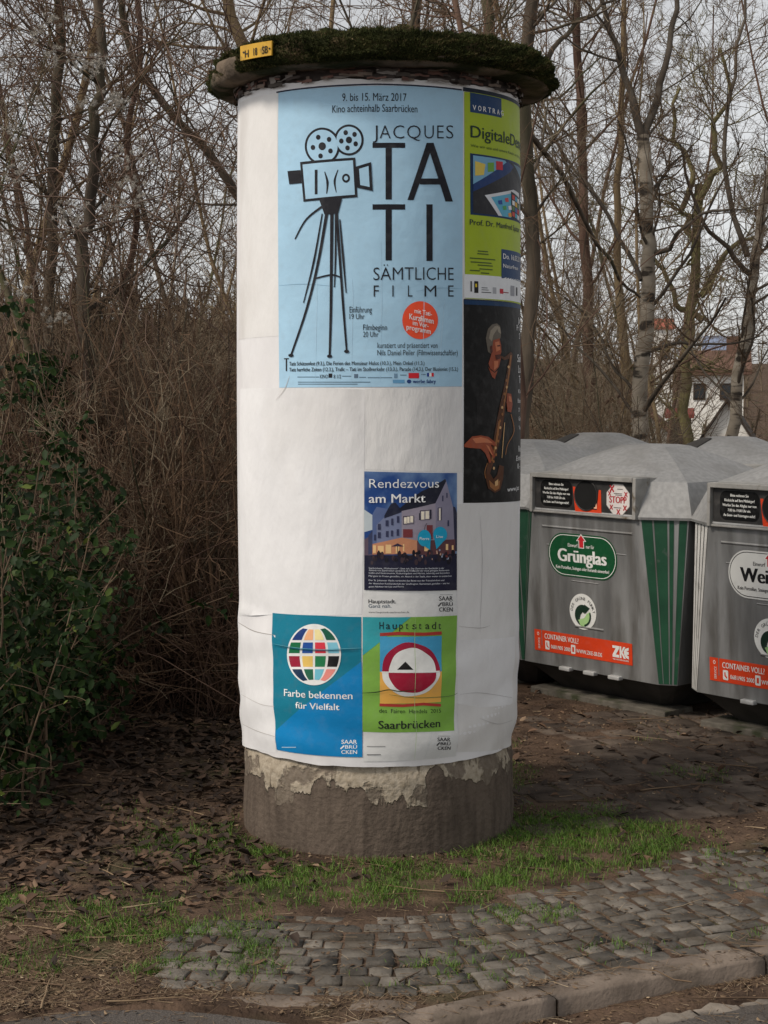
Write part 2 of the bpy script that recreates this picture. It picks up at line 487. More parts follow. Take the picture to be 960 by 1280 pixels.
# setts --------------------------------------------------------------------------------------
def setts(rows, name, mat, thick=0.07):
    V, Fq, tone = [], [], []
    g = 4
    for (yoff, sp, x_lo, x_hi, wmean, sink) in rows:
        x = x_lo + rng.uniform(0, wmean)
        while x < x_hi:
            w = wmean * rng.uniform(0.72, 1.3); d = sp - rng.uniform(0.008, 0.014)
            xm = x + w / 2; flat = math.exp(-yoff * 0.10)
            y0 = float(row_y(xm)) ; y0 = 4.74 + (y0 - 4.74) * flat + yoff
            sl = float(row_y(xm + 0.05) - row_y(xm - 0.05)) / 0.1 * flat
            ang = math.atan(sl) + rng.normal(0, 0.045); ca, sa = math.cos(ang), math.sin(ang)
            ww = w - rng.uniform(0.006, 0.013)
            zt = 0.005 - sink(xm, y0) + rng.normal(0, 0.0016); tx_, ty_ = rng.normal(0, 0.012, 2)
            sk = rng.normal(0, 0.05)
            b = len(V); tn = rng.random()
            for jj in range(g):
                for ii in range(g):
                    u = (-0.5, -0.44, 0.44, 0.5)[ii]; v = (-0.5, -0.43, 0.43, 0.5)[jj]
                    rim = (ii in (0, 3)) + (jj in (0, 3))
                    px_, py_ = u * ww + rng.normal(0, 0.0032), v * d + rng.normal(0, 0.0030)
                    if rim == 2: px_ *= 0.92; py_ *= 0.92
                    px_ += sk * py_
                    zz = zt - (0.0, 0.002, 0.0045)[rim] + px_ * tx_ + py_ * ty_
                    V.append((xm + px_ * ca - py_ * sa, y0 + d / 2 + px_ * sa + py_ * ca, zz))
            ring = [0, 1, 2, 3, 7, 11, 15, 14, 13, 12, 8, 4]
            for q in ring:
                p = V[b + q]; V.append((p[0], p[1], p[2] - thick))
            for jj in range(3):
                for ii in range(3):
                    a_ = b + jj * 4 + ii; Fq.append((a_, a_ + 1, a_ + 5, a_ + 4)); tone.append(tn)
            for q in range(12):
                r2 = (q + 1) % 12
                Fq.append((b + ring[q], b + 16 + q, b + 16 + r2, b + ring[r2])); tone.append(tn)
            x += w
    return mesh_np(name, V, Fq, mat, attr=tone)
sett_mat = noise_mat('sett_stone', (0.078, 0.068, 0.057), (0.142, 0.125, 0.105), scale=16, rough=0.85, detail=7, bump=0.005, bump_scale=80, attr=0.42,
                     c3=(0.075, 0.060, 0.044), s3=6, lo3=0.5, hi3=0.68, spec=0.3)
def sink_front(x, y):
    """soil and turf creep over the stones towards the pillar and the left"""
    s = 0.022 * smooth(-0.60, -0.92, x) + 0.055 * smooth(5.35, 5.72, y - 0.62 * max(x - 0.05, 0)) * smooth(1.25, 0.6, x)
    return float(s + 0.012 * smooth(5.9, 6.6, y) + max(0.0, 0.006 * fnoise(x, y, 2.2, 11)))
rows, rows_b = [], []
for k in range(19):
    rows.append((0.006 + k * 0.082, 0.082, -0.92 + 0.03 * k, 3.6, 0.088, sink_front))
for k in range(14):
    rows_b.append((1.60 + k * 0.17, 0.17, 0.35, 4.2, 0.18, lambda x, y: 0.001 + 0.013 * float(smooth(0.0, 0.5, fnoise(x, y, 1.3, 21)))))
tag(setts(rows, 'pavement', sett_mat), kind='structure')
paver_mat = noise_mat('soiled_paver', (0.055, 0.042, 0.034), (0.120, 0.094, 0.074), scale=7, rough=0.95, detail=8, bump=0.006, bump_scale=60, attr=0.22, spec=0.12)
tag(setts(rows_b, 'old_pavement', paver_mat), kind='structure')

# ------------------------------------------------------------------ loose things on the ground
def blades(n, dens, xr, yr, h, w, name, mat, zf=gz, lean=0.9):
    x, y = rng.uniform(*xr, n), rng.uniform(*yr, n)
    k = rng.random(n) < dens(x, y); x, y = x[k], y[k]; n = len(x)
    z = zf(x, y) - 0.003
    a = rng.uniform(0, 2 * math.pi, n); hh = h * rng.uniform(0.45, 1.25, n); le = hh * lean * rng.uniform(0.1, 1.4, n)
    dx, dy = np.cos(a), np.sin(a); b = a + rng.uniform(0.8, 2.2, n); wx, wy = np.cos(b) * w / 2, np.sin(b) * w / 2
    V = np.stack([np.stack([x - wx, y - wy, z], 1), np.stack([x + wx, y + wy, z], 1),
                  np.stack([x + dx * le * 0.35 + wx * 0.8, y + dy * le * 0.35 + wy * 0.8, z + hh * 0.6], 1),
                  np.stack([x + dx * le * 0.35 - wx * 0.8, y + dy * le * 0.35 - wy * 0.8, z + hh * 0.6], 1),
                  np.stack([x + dx * le + wx * .15, y + dy * le + wy * .15, z + hh * 0.95], 1), np.stack([x + dx * le - wx * .15, y + dy * le - wy * .15, z + hh], 1)], 1).reshape(-1, 3)
    o = np.arange(n)[:, None] * 6
    Fq = np.concatenate([o + np.array([[0, 1, 2, 3]]), o + np.array([[3, 2, 4, 5]])], 1).reshape(-1, 4)
    tone = np.repeat(np.clip(rng.normal(0.45, 0.2, n) + 0.2 * fnoise(x, y, 4, 45), 0, 1), 2)
    return mesh_np(name, V, Fq, mat, attr=tone)
CX, CY = -0.023, 6.75
def grass_dens(x, y):
    r = np.hypot(x - CX, y - CY)
    ang = np.degrees(np.arctan2(x - CX, -(y - CY)))
    ring = smooth(0.575, 0.64, r) * (1 - smooth(0.92, 1.22, r + 0.16 * fnoise(x, y, 3, 31))) * smooth(-105, -60, ang) * (1 - smooth(85, 112, ang))
    ring = ring * smooth(-0.25, 0.22, fnoise(x, y, 6.5, 33) + 0.10) * (0.35 + 0.65 * smooth(-0.2, 0.3, fnoise(x, y, 17, 34)))
    right = (1 - smooth(0.25, 0.5, np.hypot((x - 0.8) / 1.25, (y - 6.42)) + 0.1 * fnoise(x, y, 4, 35)))
    patch = 0.9 * smooth(-0.05, 0.30, fnoise(x, y, 5.5, 37) + 0.22) * (0.3 + 0.7 * smooth(-0.15, 0.35, fnoise(x, y, 15, 38))) * smooth(-0.25, -0.5, x + 0.25 * (y - 5.2)) * smooth(4.84, 4.98, y) * (1 - smooth(5.45, 5.75, y + 0.1 * x))
    joint = 0.62 * smooth(-0.15, 0.25, fnoise(x, y, 2.6, 39)) * smooth(-0.7, -0.4, x) * smooth(0.02, 0.1, y - row_y(x)) * (1 - smooth(5.4, 6.3, y)) * smooth(0.0, 0.35, vnoise(x, y, 26, 41))
    tuft = 0.12 * smooth(0.22, 0.42, fnoise(x, y, 2.1, 43)) * smooth(0.4, 0.6, x) * smooth(6.2, 6.5, y) * (1 - smooth(8, 8.6, y))
    d = np.maximum.reduce([ring, right * 0.85 * smooth(-0.4, 0.2, fnoise(x, y, 7, 46)), patch * 0.9, joint, tuft])
    return np.where(r < 0.57, 0, d)
grass_mat = tone_mat('grass', [(0, (0.045, 0.075, 0.014)), (0.4, (0.080, 0.165, 0.020)), (0.75, (0.140, 0.240, 0.036)), (0.9, (0.26, 0.24, 0.08)), (1, (0.36, 0.29, 0.15))], rough=0.6, translucent=0.25)
tag(blades(420000, grass_dens, (-1.7, 2.6), (4.75, 8.6), 0.025, 0.0027, 'grass', grass_mat), 'short patchy green grass around the foot of the pillar', 'grass', kind='stuff')

def leaves_on(x, y, size, name, mats, zf=gz, zup=0.004, flat=0.35, tone=None):
    n = len(x); z = zf(x, y) + zup * rng.random(n)
    a = rng.uniform(0, 2 * math.pi, n); L = size * rng.uniform(0.5, 1.3, n); W = L * rng.uniform(0.28, 0.5, n)
    pit, rol = rng.normal(0, flat, n), rng.normal(0, flat, n); fold = W * rng.uniform(-0.5, 0.6, n)
    pts = np.array([(-.5, 0, 0), (-.15, .9, 1), (.2, .8, 1), (.5, 0, 0), (.2, -.8, 1), (-.15, -.9, 1)])
    px_ = pts[None, :, 0] * L[:, None]; py_ = pts[None, :, 1] * W[:, None] * .6; pz = pts[None, :, 2] * fold[:, None]
    px2 = px_ * np.cos(pit)[:, None] - pz * np.sin(pit)[:, None]; pz2 = px_ * np.sin(pit)[:, None] + pz * np.cos(pit)[:, None]
    py2 = py_ * np.cos(rol)[:, None] - pz2 * np.sin(rol)[:, None]; pz3 = py_ * np.sin(rol)[:, None] + pz2 * np.cos(rol)[:, None]
    pz3 -= pz3.min(1, keepdims=True)
    ca, sa = np.cos(a)[:, None], np.sin(a)[:, None]
    V = np.stack([x[:, None] + px2 * ca - py2 * sa, y[:, None] + px2 * sa + py2 * ca, z[:, None] + pz3], -1).reshape(-1, 3)
    o = np.arange(n)[:, None] * 6
    Fq = np.concatenate([o + np.array([[0, 3, 2, 1]]), o + np.array([[0, 5, 4, 3]])], 1).reshape(-1, 4)
    t = np.repeat(rng.random(n) if tone is None else tone, 2)
    return mesh_np(name, V, Fq, mats, attr=t)
def scatter(n, dens, xr, yr):
    x, y = rng.uniform(*xr, n), rng.uniform(*yr, n)
    k = rng.random(n) < dens(x, y)
    return x[k], y[k]
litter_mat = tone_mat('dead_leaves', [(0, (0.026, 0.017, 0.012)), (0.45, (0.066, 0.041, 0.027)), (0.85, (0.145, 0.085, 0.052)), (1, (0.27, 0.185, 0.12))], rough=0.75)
def dens_leaf(x, y):
    r = np.hypot(x - CX, y - CY)
    d = 0.9 * smooth(-0.25, -0.7, x) * smooth(5.35, 6.0, y) + 0.10 * smooth(4.8, 5.0, y) * smooth(0, -0.5, x)
    d = d + 0.5 * smooth(7.4, 8.2, y) * smooth(0.75, 0.5, x) + 0.5 * smooth(9.6, 11, y) + 0.05 * (y > 5.8)
    return np.where(r < 0.62, 0, d * (0.55 + 0.45 * smooth(-0.3, 0.3, fnoise(x, y, 2.5, 51))))
lx, ly = scatter(95000, dens_leaf, (-5, 4), (4.8, 15))
lt = np.clip(rng.random(len(lx)) ** 1.5 * (1 - 0.30 * smooth(5.6, 6.4, ly) * smooth(-0.3, -0.6, lx)), 0, 1)  # tone lowered at the back left, painting the thicket's shade into the leaves
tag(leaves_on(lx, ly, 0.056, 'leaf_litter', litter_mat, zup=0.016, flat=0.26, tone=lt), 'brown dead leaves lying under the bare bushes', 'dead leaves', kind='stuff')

straw_mat = tone_mat('dry_bits', [(0, (0.045, 0.028, 0.018)), (0.5, (0.125, 0.080, 0.048)), (0.85, (0.25, 0.175, 0.105)), (1, (0.42, 0.33, 0.22))], rough=0.8)
def dens_straw(x, y):
    r = np.hypot(x - CX, y - CY)
    front = np.maximum(smooth(-0.62, -0.92, x), 0.9 * smooth(0.15, -0.1, x) * smooth(0.03, -0.01, y - row_y(x))) * smooth(4.45, 4.6, y) * (1 - smooth(5.2, 5.9, y)) * (0.25 + 0.75 * smooth(-0.25, 0.25, fnoise(x, y, 3.3, 61)))
    front = front * (0.15 + 0.85 * smooth(-0.05, 0.05, y - road_y(x)))
    gutter = 0.85 * (y < kerb_y(x) - 0.115) * (y > kerb_y(x) - 0.26) * (0.2 + 0.8 * smooth(0.15, -0.1, np.abs(y - kerb_y(x) + 0.14) - 0.04)) * (0.3 + 0.7 * smooth(-0.1, 0.3, fnoise(x, y, 3, 63)))
    inner = 0.75 * smooth(0.05, 0.02, np.abs(y - row_y(x) + 0.004)) * smooth(-0.1, 0.3, fnoise(x, y, 5, 65))
    foot = 0.5 * smooth(0.56, 0.58, r) * smooth(0.85, 0.62, r)
    back = 0.22 * smooth(5.6, 6.6, y) * (1 - smooth(9, 12, y))
    on = 0.055 * np.ones_like(x)
    return np.where(r < 0.565, 0, np.maximum.reduce([front, gutter, inner, foot, back, on]) * (y > 4.35))
sx, sy = scatter(130000, dens_straw, (-2.4, 3.2), (4.3, 10))
def zs(x, y):
    onk = (y < kerb_y(x)) & (y > kerb_y(x) - 0.125) & (x > -0.3)
    inset = (x > -0.6) & (y > row_y(x)) & (y < 6.0)
    return np.where(onk, 0.014, np.where(y < road_y(x), road_z(x) + 0.002, np.maximum(gz(x, y), np.where(inset, 0.004, -9))))
tag(leaves_on(sx, sy, 0.018, 'leaf_crumbs', straw_mat, zf=zs, zup=0.003, flat=0.2, tone=np.clip(rng.normal(0.42, 0.22, len(sx)), 0, 1)), 'crumbled brown leaves and bits strewn along the kerb', 'litter', kind='stuff')

# ------------------------------------------------------------------ tubes, used for twigs, branches, canes
def tubes(pts, rad, sides):
    """pts (N,n,3), rad (N,n) -> verts, quads"""
    N, n, _ = pts.shape
    T = np.gradient(pts, axis=1); T /= np.maximum(np.linalg.norm(T, axis=2, keepdims=True), 1e-9)
    mean = pts[:, -1] - pts[:, 0]
    ref = np.where(np.abs(mean[:, 2:3]) > np.abs(mean[:, :1]), np.array([[1., 0.13, 0.]]), np.array([[0., 0.13, 1.]]))
    A = np.cross(T, ref[:, None, :]); A /= np.maximum(np.linalg.norm(A, axis=2, keepdims=True), 1e-9)
    B = np.cross(T, A)
    th = np.arange(sides) * 2 * math.pi / sides
    V = pts[:, :, None, :] + rad[:, :, None, None] * (np.cos(th)[None, None, :, None] * A[:, :, None, :] + np.sin(th)[None, None, :, None] * B[:, :, None, :])
    idx = np.arange(N * n * sides).reshape(N, n, sides); nx = np.roll(idx, -1, axis=2)
    Fq = np.stack([idx[:, :-1], nx[:, :-1], nx[:, 1:], idx[:, 1:]], -1).reshape(-1, 4)
    return V.reshape(-1, 3), Fq
def join(parts):
    V, Fq, b = [], [], 0
    for v, f in parts:
        V.append(v); Fq.append(f + b); b += len(v)
    return np.concatenate(V), np.concatenate(Fq)
def grow(g, p, d, L, r, n, wander, up=0.0, tip=0.35):
    N = len(p); pts = np.zeros((N, n, 3)); pts[:, 0] = p; d = d / np.linalg.norm(d, axis=1, keepdims=True)
    st = (L / (n - 1))[:, None]
    for i in range(1, n):
        d = d + g.normal(0, wander, (N, 3)); d[:, 2] += up; d = d / np.linalg.norm(d, axis=1, keepdims=True)
        pts[:, i] = pts[:, i - 1] + d * st
    return pts, r[:, None] * (1 - (1 - tip) * np.linspace(0, 1, n)[None])
def spawn(g, pts, rad, k, t0, t1, ang, lenf, radf, parent_len):
    N, n, _ = pts.shape
    t = g.uniform(t0, t1, (N, k)); f = t * (n - 1); i = np.minimum(f.astype(int), n - 2); fr = (f - i)[..., None]
    ar = np.arange(N)[:, None]
    a, b = pts[ar, i], pts[ar, i + 1]
    p = a + (b - a) * fr; T = b - a; T = T / np.maximum(np.linalg.norm(T, axis=2, keepdims=True), 1e-9)
    rv = g.normal(0, 1, T.shape); pr = rv - (rv * T).sum(2, keepdims=True) * T; pr /= np.linalg.norm(pr, axis=2, keepdims=True)
    an = np.radians(g.normal(ang, 12, (N, k)))[..., None]
    d = T * np.cos(an) + pr * np.sin(an)
    L = parent_len[:, None] * lenf * (1.15 - 0.7 * t) * g.uniform(0.6, 1.4, (N, k))
    r = (rad[ar, i] * radf) * g.uniform(0.7, 1.2, (N, k))
    return p.reshape(-1, 3), d.reshape(-1, 3), L.ravel(), r.ravel()

# fallen twigs
n = 260
tx, ty = scatter(5200, lambda x, y: 0.16 * (np.hypot(x - CX, y - CY) > 0.7) * (0.25 + (x < -0.75)), (-2.2, 2.6), (4.62, 9.6))
ta = rng.uniform(0, math.pi, len(tx)); tl = rng.uniform(0.05, 0.34, len(tx))
tp, tr = grow(rng, np.stack([tx, ty, zs(tx, ty) + 0.006], 1), np.stack([np.cos(ta), np.sin(ta) * 0.7, 0 * ta], 1), tl, rng.uniform(0.0014, 0.0042, len(tx)), 6, 0.10)
tp[:, :, 2] = np.maximum(zs(tp[:, :, 0], tp[:, :, 1]) + 0.005, 0) + np.abs(rng.normal(0, 0.004, (len(tx), 1)))
V, Fq = tubes(tp, tr, 4)
# short dry stalks, thick along the road side
hx, hy = scatter(60000, lambda x, y: np.clip(1.1 * dens_straw(x, y), 0, 0.75) * (y < 5.7), (-2.2, 2.6), (4.35, 5.8))
ha = rng.uniform(0, math.pi, len(hx))
hp_, hr_ = grow(rng, np.stack([hx, hy, zs(hx, hy) + 0.003], 1), np.stack([np.cos(ha), np.sin(ha), rng.normal(0.03, 0.10, len(hx))], 1), rng.uniform(0.012, 0.065, len(hx)), rng.uniform(0.0006, 0.0013, len(hx)), 3, 0.10)
V2, F2 = tubes(hp_, hr_, 3); tt = np.concatenate([np.repeat(rng.uniform(0.2, 0.95, len(tx)), 20), np.repeat(np.clip(rng.normal(0.66, 0.2, len(hx)), 0, 1), 6)])
V, Fq = join([(V, Fq), (V2, F2)])
tag(mesh_np('fallen_twigs', V, Fq, straw_mat, attr=tt), 'thin dry twigs scattered on the ground', 'twigs', kind='stuff')
# ================================================================== ADVERTISING PILLAR
RN = 0.575                                       # arc length = angle * RN
def rcol(th, z):
    th, z = np.asarray(th, float), np.asarray(z, float)
    r = 0.5665 + 0.0135 * np.sin(np.clip((z - 0.36) / 2.57, 0, 1) * math.pi) ** 0.8
    r = r + 0.0022 * np.sin(3 * th + 2.1 * z + 1.0) * np.sin(1.7 * z) + 0.0013 * np.sin(7 * th - 3.2 * z + 2)
    low = smooth(1.15, 0.5, z)
    r = r + low * (0.0030 * np.sin(26 * z + 2 * th + 1.6 * np.sin(4 * th)) + 0.0018 * np.sin(47 * z - 3 * th + 2 * np.sin(3 * th + 1)))
    r = r + 0.0075 * smooth(0.95, 0.80, z) * smooth(0.36, 0.5, z) * (0.5 + 0.5 * np.sin(2 * th + 4.4))
    r = r + 0.005 * np.exp(-((z - 0.905) / 0.012) ** 2) * smooth(-0.75, -0.95, th)
    return r - 0.010 * smooth(0.45, 0.36, z) * (0.6 + 0.4 * np.sin(5 * th))
def col_uv(px, py):
    d = ray(px, py); r = 0.575
    for _ in range(3):
        a = d[..., 0] ** 2 + d[..., 1] ** 2; b = -2 * (d[..., 0] * CX + d[..., 1] * CY); c = CX ** 2 + CY ** 2 - r ** 2
        t = (-b - np.sqrt(np.maximum(b * b - 4 * a * c, 0))) / (2 * a)
        x, y, z = d[..., 0] * t, d[..., 1] * t, EYE + d[..., 2] * t
        th = np.arctan2(x - CX, -(y - CY)); r = rcol(th, z) + 0.0015
    return np.stack([th * RN, z], -1)
def col_3d(u, z, lay):
    th = np.asarray(u) / RN; z = np.asarray(z)
    r = rcol(th, z) + 0.0014 + 0.0007 * lay
    return np.stack([r * np.sin(th), -r * np.cos(th), z], -1)

pillar = thing('advertising_pillar', 'round white advertising pillar covered with posters under a mossy concrete cap', 'advertising pillar', (CX, CY, 0))
pillar['kind'] = 'thing'

# concrete foot
conc, N_, L_, bs_ = new_mat('foot_concrete')
tcn = N_.new('ShaderNodeTexCoord'); sep = N_.new('ShaderNodeSeparateXYZ'); L_.new(tcn.outputs['Object'], sep.inputs[0])
mp1 = N_.new('ShaderNodeMapping'); mp1.inputs['Scale'].default_value = (1, 1, 0.16); L_.new(tcn.outputs['Object'], mp1.inputs[0])
def tex(scale, det, vec, lo, hi):
    n_ = N_.new('ShaderNodeTexNoise'); n_.inputs['Scale'].default_value = scale; n_.inputs['Detail'].default_value = det
    L_.new(vec, n_.inputs['Vector']); r_ = N_.new('ShaderNodeMapRange'); r_.inputs['From Min'].default_value = lo; r_.inputs['From Max'].default_value = hi
    L_.new(n_.outputs['Fac'], r_.inputs['Value']); return r_.outputs[0], n_
def mixc(f, a, b):
    m_ = N_.new('ShaderNodeMix'); m_.data_type = 'RGBA'
    L_.new(f, m_.inputs[0])
    for s, v in ((6, a), (7, b)):
        if isinstance(v, tuple): m_.inputs[s].default_value = (*v, 1)
        else: L_.new(v, m_.inputs[s])
    return m_.outputs[2]
def mth(op, a, b):
    m_ = N_.new('ShaderNodeMath'); m_.operation = op
    for s, v in ((0, a), (1, b)):
        if isinstance(v, (int, float)): m_.inputs[s].default_value = v
        else: L_.new(v, m_.inputs[s])
    return m_.outputs[0]
streak, _ = tex(26, 5, mp1.outputs[0], 0.40, 0.66)
big, bign = tex(4.2, 6, tcn.outputs['Object'], 0.3, 0.7)
fine, finen = tex(45, 5, tcn.outputs['Object'], 0.35, 0.7)
# old whitewash: reaches down to a ragged line
line = mth('ADD', 0.262, mth('MULTIPLY', mth('SUBTRACT', big, 0.5), -0.22))
line2 = mth('ADD', line, mth('MULTIPLY', mth('SUBTRACT', streak, 0.5), -0.05))
wash = N_.new('ShaderNodeMapRange'); L_.new(mth('SUBTRACT', sep.outputs[2], line2), wash.inputs['Value'])
wash.inputs['From Min'].default_value, wash.inputs['From Max'].default_value = -0.004, 0.006
patch, _ = tex(8, 7, tcn.outputs['Object'], 0.52, 0.57)
washk = mth('MULTIPLY', wash.outputs[0], mth('SUBTRACT', 1.0, mth('MULTIPLY', patch, 0.75)))
dark = mixc(streak, (0.125, 0.097, 0.076), (0.074, 0.057, 0.045))
dark = mixc(mth('MULTIPLY', fine, 0.4), dark, (0.115, 0.09, 0.07))
light = mixc(fine, (0.40, 0.345, 0.27), (0.27, 0.225, 0.165))
drip, _ = tex(60, 3, mp1.outputs[0], 0.60, 0.70)
light = mixc(mth('MULTIPLY', drip, 0.8), light, (0.10, 0.08, 0.055))
L_.new(mixc(washk, dark, light), bs_.inputs['Base Color'])
bs_.inputs['Roughness'].default_value = 0.92; bs_.inputs['Specular IOR Level'].default_value = 0.15
bp = N_.new('ShaderNodeBump'); bp.inputs['Distance'].default_value = 0.016
L_.new(mth('ADD', mth('MULTIPLY', washk, 0.5), mth('MULTIPLY', finen.outputs['Fac'], 0.5)), bp.inputs['Height']); L_.new(bp.outputs[0], bs_.inputs['Normal'])

def lathe(prof, nseg, wob=0.0, seed=0, ws=4.0):
    rings = []
    th = np.linspace(0, 2 * math.pi, nseg, endpoint=False)
    for (r, z) in prof:
        w = wob * (fnoise(np.sin(th) * 0.7 + 3, np.cos(th) * 0.7 + z * 3, ws, seed))
        rings.append(np.stack([(r + w) * np.sin(th), -(r + w) * np.cos(th), z + 0.5 * w], 1))
    V = np.concatenate(rings); n_ = nseg; Fq = []
    k, i_ = np.meshgrid(np.arange(len(prof) - 1), np.arange(n_), indexing='ij'); i2 = (i_ + 1) % n_
    Fq = np.stack([k * n_ + i_, k * n_ + i2, (k + 1) * n_ + i2, (k + 1) * n_ + i_], -1).reshape(-1, 4)
    return V, Fq
V, Fq = lathe([(0.565, -0.15)] + [(0.560 + 0.002 * math.sin(z * 20), z) for z in np.linspace(0, 0.29, 12)] + [(0.557, 0.31), (0.549, 0.335), (0.545, 0.36), (0.545, 0.40)], 220, 0.004, 3, 6)
mesh_np('foot', V, Fq, conc, pillar, smooth=True)

# shaft, papered over many times
pap, N_, L_, bs_ = new_mat('old_white_paper')
tcn = N_.new('ShaderNodeTexCoord')
mp1 = N_.new('ShaderNodeMapping'); mp1.inputs['Scale'].default_value = (1, 1, 0.45); L_.new(tcn.outputs['Object'], mp1.inputs[0])
f1, n1_ = tex(5.0, 5, mp1.outputs[0], 0.35, 0.68)
f2, n2_ = tex(2.2, 2, tcn.outputs['Object'], 0.42, 0.62)
f3, n3_ = tex(11, 3, mp1.outputs[0], 0.56, 0.74)
c_ = mixc(f1, (0.70, 0.69, 0.695), (0.78, 0.775, 0.78))
c_ = mixc(mth('MULTIPLY', f2, 0.35), c_, (0.70, 0.68, 0.67))
c_ = mixc(mth('MULTIPLY', f3, 0.30), c_, (0.58, 0.575, 0.585))
L_.new(c_, bs_.inputs['Base Color'])
bs_.inputs['Roughness'].default_value = 0.6; bs_.inputs['Specular IOR Level'].default_value = 0.3
mus = N_.new('ShaderNodeTexNoise'); mus.inputs['Scale'].default_value = 7; mus.inputs['Detail'].default_value = 4; mus.noise_type = 'RIDGED_MULTIFRACTAL'
L_.new(mp1.outputs[0], mus.inputs['Vector'])
bp = N_.new('ShaderNodeBump'); bp.inputs['Distance'].default_value = 0.013
L_.new(mth('ADD', mus.outputs['Fac'], n1_.outputs['Fac']), bp.inputs['Height']); L_.new(bp.outputs[0], bs_.inputs['Normal'])

th = np.linspace(0, 2 * math.pi, 220, endpoint=False); zz = np.linspace(0.362, 2.945, 150)
TH, ZZ = np.meshgrid(th, zz); ZZ = ZZ.copy()
ZZ[0] += 0.010 * fnoise(np.sin(th) * 2, np.cos(th) * 2, 2.0, 70) - 0.012 * np.cos(th)
ZZ[-1] += 0.012 * fnoise(np.sin(th) * 3, np.cos(th) * 3, 3.0, 71)
RR = rcol(TH, ZZ)
V = np.stack([RR * np.sin(TH), -RR * np.cos(TH), ZZ], -1).reshape(-1, 3); n_ = len(th)
k, i_ = np.meshgrid(np.arange(len(zz) - 1), np.arange(n_), indexing='ij'); i2 = (i_ + 1) % n_
mesh_np('paper_shaft', V, np.stack([k * n_ + i_, k * n_ + i2, (k + 1) * n_ + i2, (k + 1) * n_ + i_], -1).reshape(-1, 4), pap, pillar, smooth=True)

# torn layers of older posters under the cap
frag = [noise_mat('torn_paper', c, tuple(0.6 * v for v in c), scale=20, rough=0.9) for c in ((0.10, 0.085, 0.075), (0.22, 0.17, 0.14), (0.30, 0.27, 0.25), (0.07, 0.055, 0.05), (0.20, 0.11, 0.09))]
V, Fq = lathe([(0.556, 2.90), (0.562, 2.95), (0.566, 3.03)], 160, 0.006, 9, 14)
neck = mesh_np('neck', V, Fq, frag[3], pillar)
V, Fq, mi = [], [], []
for q in range(420):
    t0 = rng.uniform(-math.pi, math.pi); w = rng.uniform(0.02, 0.16); z0 = rng.uniform(2.935, 3.0); h_ = rng.uniform(0.004, 0.014); r_ = 0.572 + rng.uniform(0, 0.016)
    ks = max(2, int(w / 0.03)); b_ = len(V); sl = rng.normal(0, 0.03)
    for s in range(ks + 1):
        t_ = t0 + w * s / ks; j_ = rng.normal(0, 0.002)
        for (rr, z_) in ((r_, z0 + j_ + sl * w * s / ks), (r_ + rng.uniform(-0.002, 0.004), z0 + h_ + j_ + sl * w * s / ks)):
            V.append((rr * math.sin(t_), -rr * math.cos(t_), z_))
    m_ = int(rng.integers(0, 5))
    for s in range(ks):
        Fq.append((b_ + 2 * s, b_ + 2 * s + 2, b_ + 2 * s + 3, b_ + 2 * s + 1)); mi.append(m_)
mesh_np('torn_paper_layers', V, Fq, frag, pillar, midx=mi)

# cap
capm = noise_mat('cap_concrete', (0.085, 0.066, 0.050), (0.19, 0.145, 0.105), scale=9, rough=0.95, detail=8, bump=0.012, bump_scale=40,
                 c3=(0.028, 0.030, 0.014), s3=5, lo3=0.45, hi3=0.58, spec=0.1)
V, Fq = lathe([(0.55, 2.985), (0.60, 2.985), (0.635, 2.982), (0.665, 2.983), (0.685, 2.990), (0.695, 3.005), (0.698, 3.03), (0.695, 3.050), (0.685, 3.065), (0.66, 3.078), (0.55, 3.105), (0.35, 3.135), (0.15, 3.15), (0.01, 3.155)], 200, 0.016, 12, 9)
cap = mesh_np('cap', V, Fq, capm, pillar, smooth=True)
cap.location = (0.012, 0, 0); cap.scale = (0.985, 0.985, 1)

# moss: cushions, then a nap of small blades all over them
def moss_surf(th, s):
    """s 0..1 from the lower edge of the rim over the top"""
    pr = np.array([(0.66, 2.99), (0.69, 2.993), (0.706, 3.008), (0.710, 3.03), (0.706, 3.052), (0.694, 3.072), (0.66, 3.092), (0.55, 3.120), (0.35, 3.150), (0.15, 3.165)])
    cs = np.linspace(0, 1, len(pr))
    r = np.interp(s, cs, pr[:, 0]); z = np.interp(s, cs, pr[:, 1])
    b = 0.028 * fnoise(np.sin(th) * 5, np.cos(th) * 5 + s * 6, 1.3, 81) + 0.016 * fnoise(np.sin(th) * 14, np.cos(th) * 14 + s * 15, 1.3, 84)
    sel = smooth(0.05, 0.25, s); b = b * sel + 0.006 * sel
    bare = smooth(0.10, -0.05, np.abs(np.mod(th + math.pi, 2 * math.pi) - math.pi + 1.25) - 0.30) * (s < 0.62)   # the bare stretch beside the plate
    return r + b * 0.8 - 0.03 * bare, z + b * 0.7 * smooth(0.2, 0.6, s)
th = np.linspace(0, 2 * math.pi, 260, endpoint=False); ss = np.linspace(0, 1, 34)
TH, SS = np.meshgrid(th, ss); RR, ZZ = moss_surf(TH, SS)
V = np.stack([RR * np.sin(TH), -RR * np.cos(TH), ZZ], -1).reshape(-1, 3); n_ = len(th)
k, i_ = np.meshgrid(np.arange(len(ss) - 1), np.arange(n_), indexing='ij'); i2 = (i_ + 1) % n_
mossm = noise_mat('moss_cushion', (0.016, 0.017, 0.008), (0.036, 0.038, 0.014), scale=14, rough=1.0, detail=8, bump=0.02, bump_scale=55, c3=(0.085, 0.060, 0.036), s3=7, lo3=0.55, hi3=0.68, spec=0.05)
moss = mesh_np('moss', V, np.stack([k * n_ + i_, k * n_ + i2, (k + 1) * n_ + i2, (k + 1) * n_ + i_], -1).reshape(-1, 4), mossm, cap, smooth=True)
n_ = 52000
